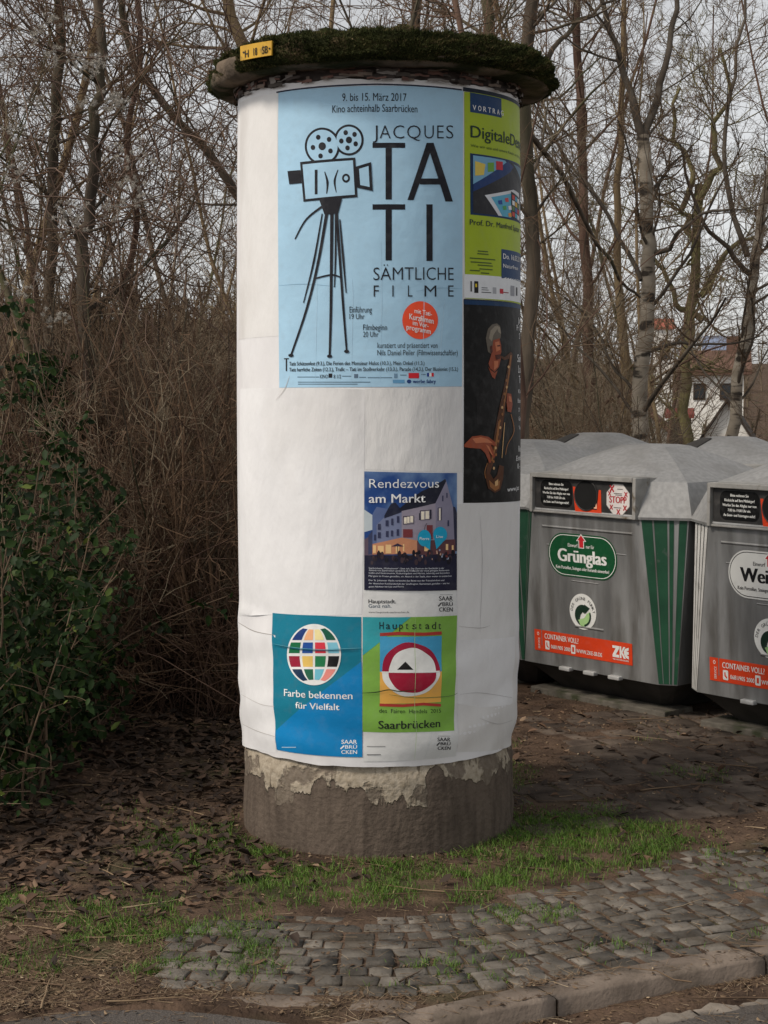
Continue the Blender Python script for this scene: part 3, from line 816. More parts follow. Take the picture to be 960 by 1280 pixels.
th = rng.uniform(-2.2, 2.2, n_); s = rng.uniform(0.08, 0.85, n_); r_, z_ = moss_surf(th, s)
P0 = np.stack([r_ * np.sin(th), -r_ * np.cos(th), z_], 1)
nn = np.stack([np.sin(th) * (1.1 - s), -np.cos(th) * (1.1 - s), 0.15 + s], 1) + rng.normal(0, 0.45, (n_, 3)); nn /= np.linalg.norm(nn, axis=1, keepdims=True)
sd = np.cross(nn, rng.normal(0, 1, (n_, 3))); sd /= np.linalg.norm(sd, axis=1, keepdims=True)
hh = (rng.uniform(0.005, 0.016, n_) * (0.55 + 0.75 * smooth(-0.4, 0.5, fnoise(np.sin(th) * 9, np.cos(th) * 9 + s * 9, 1.3, 86))))[:, None]
V = np.stack([P0 - sd * 0.0026 - nn * 0.004, P0 + sd * 0.0026 - nn * 0.004, P0 + nn * hh], 1).reshape(-1, 3)
t_ = np.clip(0.42 + 0.42 * fnoise(np.sin(th) * 6, np.cos(th) * 6 + s * 6, 1.3, 88) + rng.normal(0, 0.14, n_), 0, 1)
moss_nap = tone_mat('moss_nap', [(0, (0.014, 0.016, 0.007)), (0.40, (0.032, 0.040, 0.012)), (0.62, (0.070, 0.068, 0.024)), (0.8, (0.135, 0.100, 0.052)), (1, (0.20, 0.145, 0.085))], rough=0.9, spec=0.1)
mesh_np('moss_nap', V, np.arange(n_ * 3).reshape(-1, 3), moss_nap, cap, attr=t_)['kind'] = 'stuff'

# yellow plate on the rim
RP = 0.716
def cap_uv(px, py):
    d = ray(px, py); a = d[..., 0] ** 2 + d[..., 1] ** 2; b = -2 * (d[..., 0] * CX + d[..., 1] * CY); c = CX ** 2 + CY ** 2 - RP ** 2
    t = (-b - np.sqrt(np.maximum(b * b - 4 * a * c, 0))) / (2 * a)
    return np.stack([np.arctan2(d[..., 0] * t - CX, -(d[..., 1] * t - CY)) * RP, EYE + d[..., 2] * t], -1)
def cap_3d(u, z, lay):
    th = np.asarray(u) / RP; r = RP + 0.0006 * lay
    return np.stack([r * np.sin(th), -r * np.cos(th), np.asarray(z)], -1)
YEL, BLK = (226, 170, 40), (38, 34, 28)
pl = Print(cap_uv, cap_3d, crop=(255, 35, 5.818))
pl.poly([(262, 132), (494, 90), (490, 196), (285, 241), (258, 238)], YEL, 0)
u0 = cap_uv(300.2, 57.8); u1 = cap_uv(339.6, 50.6); u2 = cap_uv(339.2, 68.9); u3 = cap_uv(300.5, 76)
plate_m = noise_mat('yellow_enamel', (0.62, 0.36, 0.028), (0.50, 0.28, 0.03), scale=14, rough=0.4, c3=(0.12, 0.09, 0.03), s3=16, lo3=0.56, hi3=0.68)
th_ = np.linspace(0, 1, 9); V = []
for lay in (0, -14):
    for t in th_:
        a_ = u0 + (u1 - u0) * t; b_ = u3 + (u2 - u3) * t
        V += [tuple(cap_3d(a_[0], a_[1], lay)), tuple(cap_3d(b_[0], b_[1], lay))]
Fs = [(2 * k, 2 * k + 1, 2 * k + 3, 2 * k + 2) for k in range(8)] + [(18 + 2 * k, 18 + 2 * k + 2, 18 + 2 * k + 3, 18 + 2 * k + 1) for k in range(8)]
Fs += [(2 * k, 2 * k + 2, 20 + 2 * k, 18 + 2 * k) for k in range(8)] + [(2 * k + 1, 19 + 2 * k, 21 + 2 * k, 2 * k + 3) for k in range(8)] + [(0, 18, 19, 1), (16, 17, 35, 34)]
plate = mesh_py('number_plate', V, Fs, plate_m, pillar)
plate['label'] = 'small curved yellow plate reading H 18 SB in the moss on the cap rim'
pl.items = []
pl.text('H', 300, 326, 163, 216, BLK, 3, 0.01, ybase1=211)
pl.text('18', 362, 388, 147, 201, BLK, 3, 0.01, ybase1=196)
pl.text('SB', 424, 466, 137, 190, BLK, 3, 0.01, ybase1=181)
pl.oval(478, 150, 7, 7, BLK, 3); pl.oval(290, 178, 7, 7, BLK, 3)
pl.build('lettering', plate)

# ------------------------------------------------------------------ posters
def sheet(name, corners, c, label, crop=(0, 0, 1.0), lay=0):
    p = Print(col_uv, col_3d, crop=crop); p.poly(corners, c, lay)
    return p.build(name, pillar, label=label)
def P(crop=(0, 0, 1.0)): return Print(col_uv, col_3d, crop=crop)

# blank sheets pasted one over the other
a_m = [noise_mat('blank_sheet_paper', (0.70, 0.695, 0.70), (0.78, 0.775, 0.775), scale=3, rough=0.6, bump=0.016, bump_scale=6, stretch=(1, 1, 0.5), c3=(0.60, 0.585, 0.57), s3=2.2, lo3=0.55, hi3=0.8),
       noise_mat('yellowed_sheet_paper', (0.67, 0.655, 0.64), (0.745, 0.735, 0.72), scale=3, rough=0.6, bump=0.016, bump_scale=7, stretch=(1, 1, 0.4), c3=(0.56, 0.535, 0.51), s3=3, lo3=0.55, hi3=0.8)]
for cs, m_, lay in (([(300, 486), (400, 484), (456, 487), (455, 640), (452, 768), (343, 768), (299, 770)], 0, -1.2), ([(571, 630), (648, 628), (646, 700), (645, 800), (641, 930), (571, 940)], 1, -1.3), ([(299, 778), (320, 790), (344, 794), (346, 941), (303, 931)], 0, -0.4),
                    ([(456, 486), (577, 484), (578, 590), (456, 587)], 1, -1.0), ([(300, 128), (347, 116), (348, 300), (349, 420), (298, 425)], 1, -1.1), ([(571, 800), (645, 795), (641, 880), (600, 884), (572, 880)], 0, -0.7)):
    a = P(); a.poly(cs, a_m[m_], lay); a.build('blank_sheet', pillar)

# the pale blue film poster
BLUE, BK, REDO, WH = (163, 199, 222), (30, 30, 36), (236, 84, 52), (232, 232, 232)
fp = sheet('film_poster', [(348, 115.5), (400, 110), (470, 107), (530, 108.5), (579, 113.5), (577.5, 483), (349, 484.5)], BLUE, 'large pale blue film poster with black lettering and an orange dot')
C1 = (330, 90, 2.8235)
a = P(C1); a.stroke([(44, 72), (150, 57), (300, 46), (400, 43), (550, 49), (698, 63)], 5, (34, 38, 60), 2); a.build('top_border', fp)
a = P(C1)
a.text('9. bis 15. März 2017', 276, 503, 76, 103, BK); a.text('Kino achteinhalb Saarbrücken', 241, 541, 118, 144, BK, ybase1=143)
for s, x0, x1 in (('J', 384, 401), ('A', 408, 447), ('C', 456, 495), ('Q', 505, 553), ('U', 566, 599), ('E', 611, 634), ('S', 643, 668)):
    a.text(s, x0, x1, 188, 235 if s not in 'Q' else 235, BK, weight=-0.012)
for y0, y1, y2 in ((250, 268, 450), (467, 486, 665)):
    a.rect(383, y0, 498, y1, BK); a.rect(429, y1, 451, y2, BK)
a.poly([(574, 250), (598, 250), (528, 452), (506, 452)], BK); a.poly([(574, 250), (598, 250), (666, 457), (640, 457)], BK, 2.3); a.rect(549, 376, 626, 397, BK, 2.6)
a.rect(573, 467, 595, 667, BK)
a.text('SÄMTLICHE', 386, 669, 690, 735, BK, weight=-0.008)
for s, x0, x1 in (('F', 387, 405), ('I', 453, 457), ('L', 508, 524), ('M', 566, 608), ('E', 650, 669)): a.text(s, x0, x1, 753, 793, BK, weight=-0.006)
a.text('Einführung', 302, 381, 828, 849, BK); a.text('19 Uhr', 302, 355, 853, 872, BK)
a.text('Filmbeginn', 350, 434, 891, 911, BK); a.text('20 Uhr', 350, 404, 916, 935, BK)
a.text('kuratiert und präsentiert von', 400, 612, 955, 974, BK); a.text('Nils Daniel Peiler (Filmwissenschaftler)', 400, 683, 981, 1000, BK)
a.rect(71, 1010, 88, 1014, BK); a.rect(77, 1014, 82, 1056, BK)
a.text('Tatis Schützenfest (9.3.), Die Ferien des Monsieur Hulot (10.3.), Mein Onkel (11.3.)', 90, 566, 1023, 1036, BK, weight=0.008, ybase1=1034)
a.text('Tatis herrliche Zeiten (12.3.), Trafic – Tati im Stoßverkehr (13.3.), Parade (14.3.), Der Illusionist (15.3.)', 90, 684, 1044, 1057, BK, weight=0.008, ybase1=1055)
a.text('werbe fabry', 525, 606, 1085, 1098, (40, 66, 120), weight=0.03)
a.text('KINO', 198, 226, 1068, 1081, BK); a.text('8 1/2', 246, 272, 1068, 1081, BK)
a.build('lettering', fp)
a = P(C1)                                        # row of sponsors' marks along the bottom edge
a.rect(510, 1062, 547, 1081, (206, 40, 52)); a.rect(228, 1064, 241, 1079, BK)
a.rect(575, 1062, 583, 1075, (40, 66, 140)); a.rect(583, 1062, 591, 1075, WH); a.rect(591, 1062, 599, 1075, (206, 40, 52))
a.rect(459, 1064, 471, 1080, (110, 140, 165)); a.rect(318, 1066, 332, 1080, (90, 110, 130)); a.oval(512, 1092, 8, 7, (40, 66, 120)); a.rect(455, 1086, 496, 1098, (95, 150, 190))
for x0, x1, y in ((118, 195, 1075), (276, 308, 1072), (366, 452, 1077), (120, 375, 1093), (120, 330, 1100), (336, 360, 1076), (480, 503, 1068), (555, 570, 1066)): a.rect(x0, y, x1, y + 3, (100, 125, 145))
a.build('sponsor_marks', fp)
a = P(C1); a.oval(551, 876, 63, 67, REDO, 1, 48)
for s, x0, x1, yt, yb in (('mit Tati-', 531, 592, 834, 850), ('Kurzfilmen', 513, 598, 852, 872), ('im Vor-', 525, 580, 876, 893), ('programm', 503, 588, 890, 908)):
    a.text(s, x0, x1, yt, yb, WH, 2.2, 0.012, ybase1=yb + 0.20 * (x1 - x0))
a.build('badge', fp)
# line drawing: a plain film camera on a tall tripod stands where the poster has its drawing
a = P(C1); k = 1
a.oval(206, 262, 62, 66, BK, 1, 48); a.oval(206, 262, 54, 58, BLUE, 1.6, 48); a.oval(206, 262, 13, 14, BK, 2.2, 24)
a.oval(300, 240, 52, 55, BK, 1, 48); a.oval(300, 240, 44, 47, BLUE, 1.6, 48); a.oval(300, 240, 11, 12, BK, 2.2, 24)
for cx_, cy_, rr in ((206, 262, 33), (300, 240, 27)):
    for q in range(5):
        t = q * 1.2566 + 0.5; a.oval(cx_ + rr * math.cos(t), cy_ + rr * 1.06 * math.sin(t), 8, 9, BK, 2.2, 16)
a.poly([(128, 318), (322, 302), (330, 442), (140, 458)], BK, 2.6); a.poly([(137, 327), (314, 312), (321, 433), (148, 449)], BLUE, 3.1)
a.poly([(322, 335), (378, 318), (384, 420), (328, 408)], BK, 3.3); a.poly([(336, 342), (369, 332), (373, 406), (340, 399)], BLUE, 3.7)
a.poly([(84, 350), (130, 346), (134, 392), (90, 396)], BK, 3.3)
a.rect(180, 345, 190, 432, BK, 3.7); a.curve([(215, 352), (225, 390), (222, 430)], [3, 9, 3], BK, 3.7); a.curve([(262, 345), (250, 385), (256, 426)], [3, 8, 2], BK, 3.7)
a.oval(290, 375, 14, 16, BK, 3.7, 24); a.oval(290, 375, 7, 8, BLUE, 4.1, 20)
a.poly([(196, 452), (276, 446), (262, 500), (214, 503)], BK, 3.3)
a.curve([(222, 498), (190, 680), (150, 840), (96, 1000)], [11, 9, 8, 6], BK, 3.3); a.curve([(206, 500), (176, 670), (140, 815)], [4, 7, 3], BK, 3.3)
a.curve([(240, 500), (238, 700), (236, 860), (232, 1004)], [12, 10, 9, 7], BK, 3.3); a.curve([(252, 505), (253, 640), (249, 760)], [3, 7, 3], BK, 3.3)
a.curve([(256, 498), (268, 660), (280, 830), (292, 985)], [11, 9, 8, 6], BK, 3.3); a.curve([(268, 520), (280, 660), (290, 780)], [4, 8, 3], BK, 3.3)
a.curve([(176, 730), (238, 716), (274, 726)], [5, 6, 5], BK, 3.3)
a.oval(96, 1000, 9, 6, BK, 3.6, 20); a.oval(232, 1003, 9, 6, BK, 3.6, 20); a.oval(292, 986, 9, 6, BK, 3.6, 20)
a.curve([(212, 470), (150, 520), (110, 590)], [8, 6, 4], BK, 3.0)
a.build('line_drawing', fp)

# green lecture poster
GREEN, NAVY = (164, 184, 44), (28, 62, 104)
C2 = (575, 105, 4.567)
uR = 0.344 + 0.62
def tail(crop, y_of, c, lay, name=None): pass
gp = P(); 
tl, bl = col_uv(580, 117), col_uv(579, 350)
gp.raw([(tl[0] + 0.001, 2.915), (uR, 2.935), (uR, 2.135), (tl[0] + 0.001, 2.141)], [(0, 1, 2, 3)], GREEN, 0)
gpo = gp.build('lecture_poster', pillar, label='lime green lecture poster with a photo of phones and a tablet')
def R2(p, x0, z0, x1, z1, c, lay): return p.raw([(x0, z0), (x1, z0), (x1, z1), (x0, z1)], [(0, 1, 2, 3)], c, lay)
def uvtext(p, s, u0, z0, w, h, c, lay=2, weight=0.0):
    V, Fs = text2d(s); W = V[:, 0].max()
    return p.raw(np.stack([u0 + V[:, 0] / W * w, z0 + V[:, 1] * h], 1), Fs, c, lay, weight * h * 1.6)
def at2(x, y): return col_uv(575 + x / 4.567, 105 + y / 4.567)
def zz2(y): return float(at2(58, y)[1])
a = P()
b0, b1 = at2(58, 160), at2(237, 185)
R2(a, b0[0], zz2(160), b1[0], 2.915, NAVY, 1); a.build('heading_box', gpo); a = P(); R2(a, 0.346, 2.917, uR, 2.932, (24, 34, 50), 1); a.build('top_border', gpo); a = P()
uB = float(at2(236, 1000)[0])
R2(a, uB, zz2(1095), uR, zz2(925), NAVY, 1)
a.build('date_box', gpo)
a = P()
for q, ch in enumerate('VORTRAG'): uvtext(a, ch, b0[0] + 0.012 + q * 0.0285, zz2(146), 0.0175, zz2(117) - zz2(146), WH, 2.2, 0.02)
uvtext(a, 'DigitaleDemenz', at2(60, 300)[0], zz2(303), 0.54, zz2(236) - zz2(303), (26, 52, 40), 2.2, 0.012)
uvtext(a, 'Wie wir uns und unsere Kinder um den Verstand bringen', at2(60, 358)[0], zz2(358), 0.545, zz2(342) - zz2(358), (52, 74, 40), 2.2)
uvtext(a, 'Prof. Dr. Manfred Spitzer', at2(55, 805)[0], zz2(803), 0.40, zz2(772) - zz2(803), (26, 44, 52), 2.2, 0.01)
uvtext(a, 'Do. 16.03.2017', uB + 0.012, zz2(980), 0.24, zz2(950) - zz2(980), WH, 2.2, 0.02); uvtext(a, 'Naturfreun', uB + 0.012, zz2(1032), 0.17, zz2(1010) - zz2(1032), WH, 2.2, 0.015)
for (x, y, w) in ((100, 950, 60), (98, 965, 65), (55, 990, 150), (60, 1012, 120), (100, 1030, 90), (55, 1060, 55), (110, 1052, 80), (118, 1075, 50)):
    p0 = at2(x, y); R2(a, p0[0], p0[1] - 0.004, p0[0] + w * 0.00095, p0[1], (70, 90, 40), 2)
a.build('lettering', gpo)
a = P()                                           # the photo: a phone above, a tablet below
z1, z0 = at2(60, 395)[1], at2(60, 745)[1]; x0 = at2(58, 560)[0]; W = 0.47; Hh = z1 - z0
def q(fx, fy): return (x0 + fx * W, z1 - fy * Hh)
def pg(pts, c, lay): a.raw([q(*p) for p in pts], [tuple(range(len(pts)))], c, lay)
pg([(0, 0), (1, 0), (1, 1), (0, 1)], (20, 48, 84), 1)
pg([(0.03, 0.03), (0.98, 0.03), (0.98, 0.97), (0.03, 0.97)], (46, 46, 50), 1.6)
pg([(0.03, 0.03), (0.5, 0.03), (0.03, 0.50)], (120, 170, 200), 2.2); pg([(0.03, 0.5), (0.5, 0.03), (0.62, 0.1), (0.55, 0.2), (0.03, 0.62)], (34, 60, 110), 2.8)
pg([(0.05, 0.12), (0.17, 0.15), (0.15, 0.33), (0.05, 0.36)], (222, 196, 90), 3.3); pg([(0.2, 0.12), (0.28, 0.10), (0.28, 0.25), (0.2, 0.27)], (110, 165, 60), 3.3); pg([(0.31, 0.07), (0.41, 0.06), (0.41, 0.20), (0.31, 0.21)], (200, 46, 60), 3.3)
pg([(0.45, 0.03), (0.98, 0.03), (0.98, 0.45), (0.62, 0.16)], (30, 34, 42), 2.6); pg([(0.62, 0.05), (0.95, 0.05), (0.95, 0.3)], (90, 120, 140), 3.2)
pg([(0.16, 0.66), (0.62, 0.48), (0.80, 0.50), (0.90, 0.97), (0.34, 0.97)], (214, 216, 220), 2.6); pg([(0.24, 0.68), (0.60, 0.54), (0.64, 0.97), (0.40, 0.97)], (90, 170, 200), 3.2)
pg([(0.56, 0.52), (0.80, 0.58), (0.84, 0.97), (0.56, 0.97)], (24, 26, 32), 3.8)
cc = [(200, 60, 50), (70, 160, 190), (230, 230, 230), (220, 170, 60), (80, 120, 70), (60, 90, 160)]
for r_ in range(4):
    for c_ in range(3):
        fx, fy = 0.585 + c_ * 0.073, 0.57 + r_ * 0.095 + c_ * 0.015; pg([(fx, fy), (fx + 0.062, fy + 0.01), (fx + 0.062, fy + 0.085), (fx, fy + 0.075)], cc[(r_ * 2 + c_) % 6], 4.3)
for (fx, fy, c) in ((0.33, 0.72, (40, 80, 150)), (0.44, 0.66, (200, 70, 70)), (0.40, 0.80, (80, 160, 90)), (0.50, 0.78, (230, 230, 240)), (0.5, 0.9, (220, 150, 60))): pg([(fx, fy), (fx + 0.06, fy - 0.02), (fx + 0.07, fy + 0.05), (fx + 0.01, fy + 0.06)], c, 4.3)
a.build('picture', gpo)
a = P()
R2(a, 0.346, 2.143, uR, 2.232, (224, 226, 228), 1)
for (x, y, w, h, c) in ((80, 1125, 24, 68, (30, 30, 30)), (86, 1140, 10, 20, (220, 190, 40)), (58, 1125, 10, 60, (90, 90, 90)), (122, 1160, 34, 7, (120, 122, 126)), (122, 1172, 40, 7, (120, 122, 126)), (122, 1186, 55, 8, (80, 82, 86)), (186, 1160, 20, 38, (170, 172, 176)),
                        (226, 1168, 20, 30, (190, 44, 56)), (246, 1186, 30, 9, (140, 60, 66)), (287, 1150, 22, 62, (150, 152, 158)), (318, 1160, 8, 50, (60, 60, 66))):
    p0 = at2(x, y); p1 = at2(x + w, y + h); R2(a, p0[0], p1[1], p1[0], p0[1], c, 2)
a.build('logo_strip', gpo)

# dark concert poster with a saxophone player
C3 = (575, 370, 4.74)
DARK = (17, 16, 16)
a = P(); a.raw([(0.344, 1.362), (uR, 1.338), (uR, 2.136), (0.344, 2.139)], [(0, 1, 2, 3)], DARK, 0)
cp = a.build('concert_poster', pillar, label='dark concert poster of a grey-haired saxophone player')
a = P(); R2(a, 0.346, 2.118, uR, 2.135, (24, 56, 92), 1); a.build('top_border', cp)
a = P(C3)
HAIR, HAIR2, SK1, SK2, SK3 = (104, 95, 84), (146, 136, 120), (150, 74, 48), (196, 118, 82), (82, 36, 26)
a.poly([(165, 330), (152, 250), (165, 195), (190, 168), (218, 162), (236, 178), (243, 215), (240, 250), (215, 262), (200, 300), (190, 350)], HAIR, 1)
a.poly([(170, 250), (180, 205), (206, 178), (228, 182), (214, 205), (196, 232), (188, 270)], HAIR2, 1.6); a.poly([(214, 172), (236, 186), (241, 225), (226, 214)], HAIR2, 1.6)
a.poly([(196, 262), (232, 250), (242, 290), (244, 330), (238, 350), (240, 375), (228, 420), (205, 450), (178, 430), (168, 400), (186, 340)], SK1, 1.8)
a.poly([(205, 275), (230, 268), (238, 318), (214, 330)], SK2, 2.3); a.poly([(206, 350), (238, 345), (236, 372), (212, 378)], SK3, 2.5); a.poly([(200, 385), (226, 384), (222, 420), (200, 438)], SK2, 2.3)
a.poly([(218, 292), (236, 290), (236, 298), (220, 300)], SK3, 2.7); a.poly([(166, 420), (182, 440), (205, 455), (222, 440), (205, 492), (190, 480)], SK1, 1.5)
a.poly([(176, 300), (188, 290), (192, 330), (182, 345)], SK3, 2.5)
a.poly([(95, 560), (150, 470), (200, 495), (245, 440), (262, 520), (205, 720), (180, 780), (100, 760)], (25, 23, 23), 0.6)
# instrument
G1, G2, G3 = (84, 48, 26), (150, 98, 54), (210, 168, 116)
a.poly([(238, 352), (262, 362), (300, 330), (310, 345), (306, 380), (292, 480), (270, 620), (262, 700), (240, 840), (214, 930), (190, 1010), (176, 1050), (196, 1085), (218, 1060), (232, 1000), (258, 1010), (254, 1080), (236, 1150), (206, 1166), (165, 1140), (150, 1075), (160, 1000), (192, 880), (216, 740), (240, 620), (266, 500), (290, 372), (262, 380), (240, 368)], G1, 2.2)
a.poly([(296, 350), (304, 352), (288, 480), (262, 640), (250, 720), (256, 640), (280, 480)], G2, 2.9); a.poly([(225, 740), (236, 745), (216, 880), (190, 980), (182, 975), (208, 860)], G2, 2.9)
a.poly([(170, 1090), (200, 1120), (236, 1090), (230, 1140), (205, 1155), (176, 1130)], G2, 2.9); a.poly([(204, 1100), (224, 1085), (222, 1120), (206, 1128)], G3, 3.4)
for q_ in range(16):
    t = q_ / 15; x = 285 - t * 95; y = 420 + t * 600
    a.oval(x + (q_ % 2) * 8, y, 6, 9, G3 if q_ % 3 == 0 else G2, 3.4, 10)
a.curve([(300, 700), (318, 800), (280, 880), (268, 940)], [5, 5, 4, 4], G2, 2.6); a.curve([(262, 750), (252, 880), (246, 960)], [4, 4, 3], G3, 3.0); a.curve([(160, 990), (146, 1040), (150, 1080)], [4, 5, 4], G2, 2.6)
# hands
a.poly([(22, 880), (70, 832), (120, 826), (165, 834), (205, 866), (212, 892), (180, 880), (205, 950), (195, 962), (168, 915), (182, 985), (172, 990), (146, 930), (120, 905), (60, 900), (24, 895)], SK1, 3.8)
a.poly([(70, 845), (120, 836), (160, 846), (192, 872), (140, 868), (90, 872)], SK2, 4.3); a.poly([(150, 880), (168, 890), (192, 945), (180, 935)], SK2, 4.3)
a.poly([(276, 575), (300, 580), (308, 640), (300, 690), (278, 684), (272, 630)], SK1, 3.8); a.poly([(284, 590), (300, 596), (304, 630), (286, 624)], SK2, 4.3)
a.build('picture', cp)
a = P()
for s, u0_, z_, w, h in (('Ja', 0.745, 2.060, 0.05, 0.022), ('Pr 17', 0.722, 2.030, 0.085, 0.022), ('S', 0.77, 1.998, 0.02, 0.022), ('Sab', 0.735, 1.905, 0.09, 0.030), ('Lou', 0.752, 1.862, 0.07, 0.030), ('Tr', 0.765, 1.82, 0.05, 0.030),
                         ('Kla', 0.75, 1.78, 0.06, 0.016), ('Bass', 0.742, 1.742, 0.07, 0.016), ('Dr', 0.758, 1.706, 0.04, 0.016), ('Git', 0.758, 1.67, 0.05, 0.016), ('Vo', 0.762, 1.634, 0.04, 0.016), ('Re', 0.755, 1.545, 0.05, 0.024), ('Eintri', 0.715, 1.510, 0.10, 0.02), ('8,- ', 0.735, 1.478, 0.05, 0.02), ('www.jaz', 0.615, 1.392, 0.15, 0.018)):
    uvtext(a, s.strip(), u0_, z_, w, h, WH, 2, 0.02)
a.build('lettering', cp)

# rendezvous poster
PAPER = (214, 214, 212)
C4 = (450, 585, 6.738)
rp = sheet('market_poster', [(455 - 0.6, 588), (571.5, 590.5), (570.5, 770), (454.6, 771)], PAPER, 'small poster of an evening market square with two blue drop markers', lay=0)
dusk = noise_mat('print_dusk_sky', lin((30, 66, 128)), lin((120, 150, 186)), scale=5.5, rough=0.5, lo=0.45, hi=0.66, detail=4)
a = P(C4)
a.poly([(36, 28), (816, 42), (813, 1028), (36, 1026)], dusk, 1)
a.poly([(36, 350), (110, 400), (105, 520), (36, 540)], (190, 200, 205), 1.5)
a.poly([(36, 600), (110, 560), (110, 730), (36, 745)], (96, 82, 96), 1.6); a.poly([(70, 570), (105, 525), (105, 720), (70, 730)], (60, 66, 96), 1.9)
a.poly([(104, 390), (140, 326), (235, 345), (235, 720), (104, 720)], (92, 108, 150), 1.7)
a.poly([(200, 420), (350, 350), (350, 720), (140, 720), (140, 480)], (120, 128, 158), 2.1); a.poly([(205, 400), (240, 335), (262, 300), (300, 292), (330, 330), (352, 345), (352, 372), (205, 425)], (36, 40, 60), 2.3)
a.poly([(350, 345), (635, 290), (640, 730), (350, 725)], (150, 142, 156), 2.5)
a.poly([(320, 350), (440, 250), (520, 195), (655, 130), (716, 92), (724, 110), (634, 296), (350, 362)], (32, 34, 48), 2.8)
a.poly([(634, 292), (722, 100), (782, 330), (796, 700), (640, 725)], (134, 130, 150), 2.7); a.poly([(768, 320), (800, 330), (815, 380), (815, 700), (790, 700)], (44, 46, 66), 2.5)
a.poly([(36, 735), (813, 720), (813, 1028), (36, 1026)], (34, 34, 54), 3.1)
a.poly([(105, 640), (350, 585), (480, 610), (480, 720), (105, 728)], (200, 138, 104), 3.0); a.poly([(480, 612), (800, 600), (800, 725), (480, 730)], (96, 62, 66), 3.0)
for (x0, y0, x1, y1, c) in ((370, 415, 392, 468, 0), (396, 410, 416, 464, 0), (422, 404, 446, 458, 0), (514, 366, 540, 434, 0), (550, 362, 580, 428, 0), (664, 340, 676, 440, 0), (690, 232, 700, 280, 1), (725, 210, 735, 250, 1), (215, 440, 240, 490, 1), (262, 425, 280, 480, 1), (310, 405, 330, 460, 1),
                            (218, 530, 240, 580, 1), (260, 525, 278, 575, 1), (308, 515, 328, 570, 1), (150, 470, 175, 520, 1), (150, 540, 175, 590, 1), (118, 560, 135, 610, 1), (362, 515, 442, 585, 2), (735, 440, 748, 490, 1), (560, 480, 610, 600, 2)):
    a.rect(x0, y0, x1, y1, [(236, 226, 206), (54, 58, 86), (120, 56, 60)][c], 3.5)
for (x0, y0, x1, y1) in ((364, 408, 452, 474), (506, 360, 590, 438), (655, 336, 684, 444)):
    a.stroke([(x0, y0), (x1, y0 - 6), (x1, y1 - 6), (x0, y1), (x0, y0)], 5, (50, 44, 56), 3.4)
for (x0, y0, x1, y1) in ((496, 380, 508, 438), (586, 350, 600, 426)): a.rect(x0, y0, x1, y1, (40, 40, 56), 3.8)
for (x0, y0, x1, y1) in ((110, 650, 135, 715), (150, 655, 200, 712), (215, 645, 262, 718), (300, 650, 330, 718), (360, 640, 372, 700), (540, 650, 580, 700), (720, 640, 740, 690), (770, 650, 785, 690)): a.rect(x0, y0, x1, y1, (238, 196, 140), 3.6)
a.poly([(262, 660), (316, 634), (370, 660)], (60, 50, 70), 3.9); a.rect(313, 660, 318, 730, (60, 50, 60), 3.9)
pr = np.random.default_rng(3)
for q_ in range(46):
    x, y = pr.uniform(100, 780), pr.uniform(700, 800); a.oval(x, y, pr.uniform(8, 20), pr.uniform(12, 30), [(26, 24, 34), (44, 36, 44), (66, 52, 58)][q_ % 3], 4.1, 10)
for q_ in range(18):
    x, y = pr.uniform(380, 780), pr.uniform(690, 770); a.oval(x, y, pr.uniform(4, 9), pr.uniform(6, 12), [(190, 150, 130), (150, 160, 180), (120, 60, 56)][q_ % 3], 4.5, 8)
a.build('picture', rp)
a = P(C4)
for cx_, cy_, rx_, ry_, tipx, tipy in ((540, 590, 56, 70, 588, 690), (672, 560, 58, 66, 640, 684)):
    a.oval(cx_, cy_, rx_, ry_, (30, 158, 196), 5, 36); a.poly([(cx_ - rx_ * 0.85, cy_ + ry_ * 0.5), (cx_ + rx_ * 0.9, cy_ + ry_ * 0.42), (tipx, tipy)], (30, 158, 196), 5.0 + 0.4)
a.curve([(540, 522), (548, 485), (562, 465)], 4, (60, 50, 60), 4.8)
a.text('Pierre', 500, 580, 582, 606, WH, 6, 0.01); a.text('Lise', 640, 694, 566, 588, WH, 6, 0.01)
a.build('drop_markers', rp)
a = P(C4)
a.text('Rendezvous', 78, 662, 92, 166, WH, 5, -0.006, ybase1=164); a.text('am Markt', 76, 548, 220, 292, WH, 5, 0.012, ybase1=288)
for (s, x1, y) in (('Saarbrückens „Wohnzimmer“: Stets nah. Das Zentrum der Saarländer in der', 706, 848), ('Altstadt von Saarbrücken: ganzjährig als Treffpunkt der meist gefragten Restaurants', 748, 866), ('Cafés und Gastronomie, Kulturangebot und Märkte, lebendig und besonders', 752, 888), ('Mal ganz im Freien genießen, ein Abend in der Stadt, dann weiter zu entdecken', 768, 914),
                   ('Der St. Johanner Markt verbindet das Beste aus der Französischen und', 706, 950), ('der deutschen Kochlandschaft der Großregion: Gemeinsam genießen – wie bei', 748, 976), ('guten Nächten bei Lise und Pierre.', 370, 1004)):
    a.text(s, 74, x1, y - 13, y, (205, 208, 216), 5, 0.004)
INKK = (34, 34, 38)
a.text('Hauptstadt.', 72, 302, 1106, 1138, INKK, 1, 0.01); a.text('Ganz nah.', 72, 264, 1146, 1176, (52, 76, 96), 1); a.text('www.hauptstadt-saarbruecken.de', 72, 414, 1206, 1220, (80, 80, 84), 1)
a.build('lettering', rp)
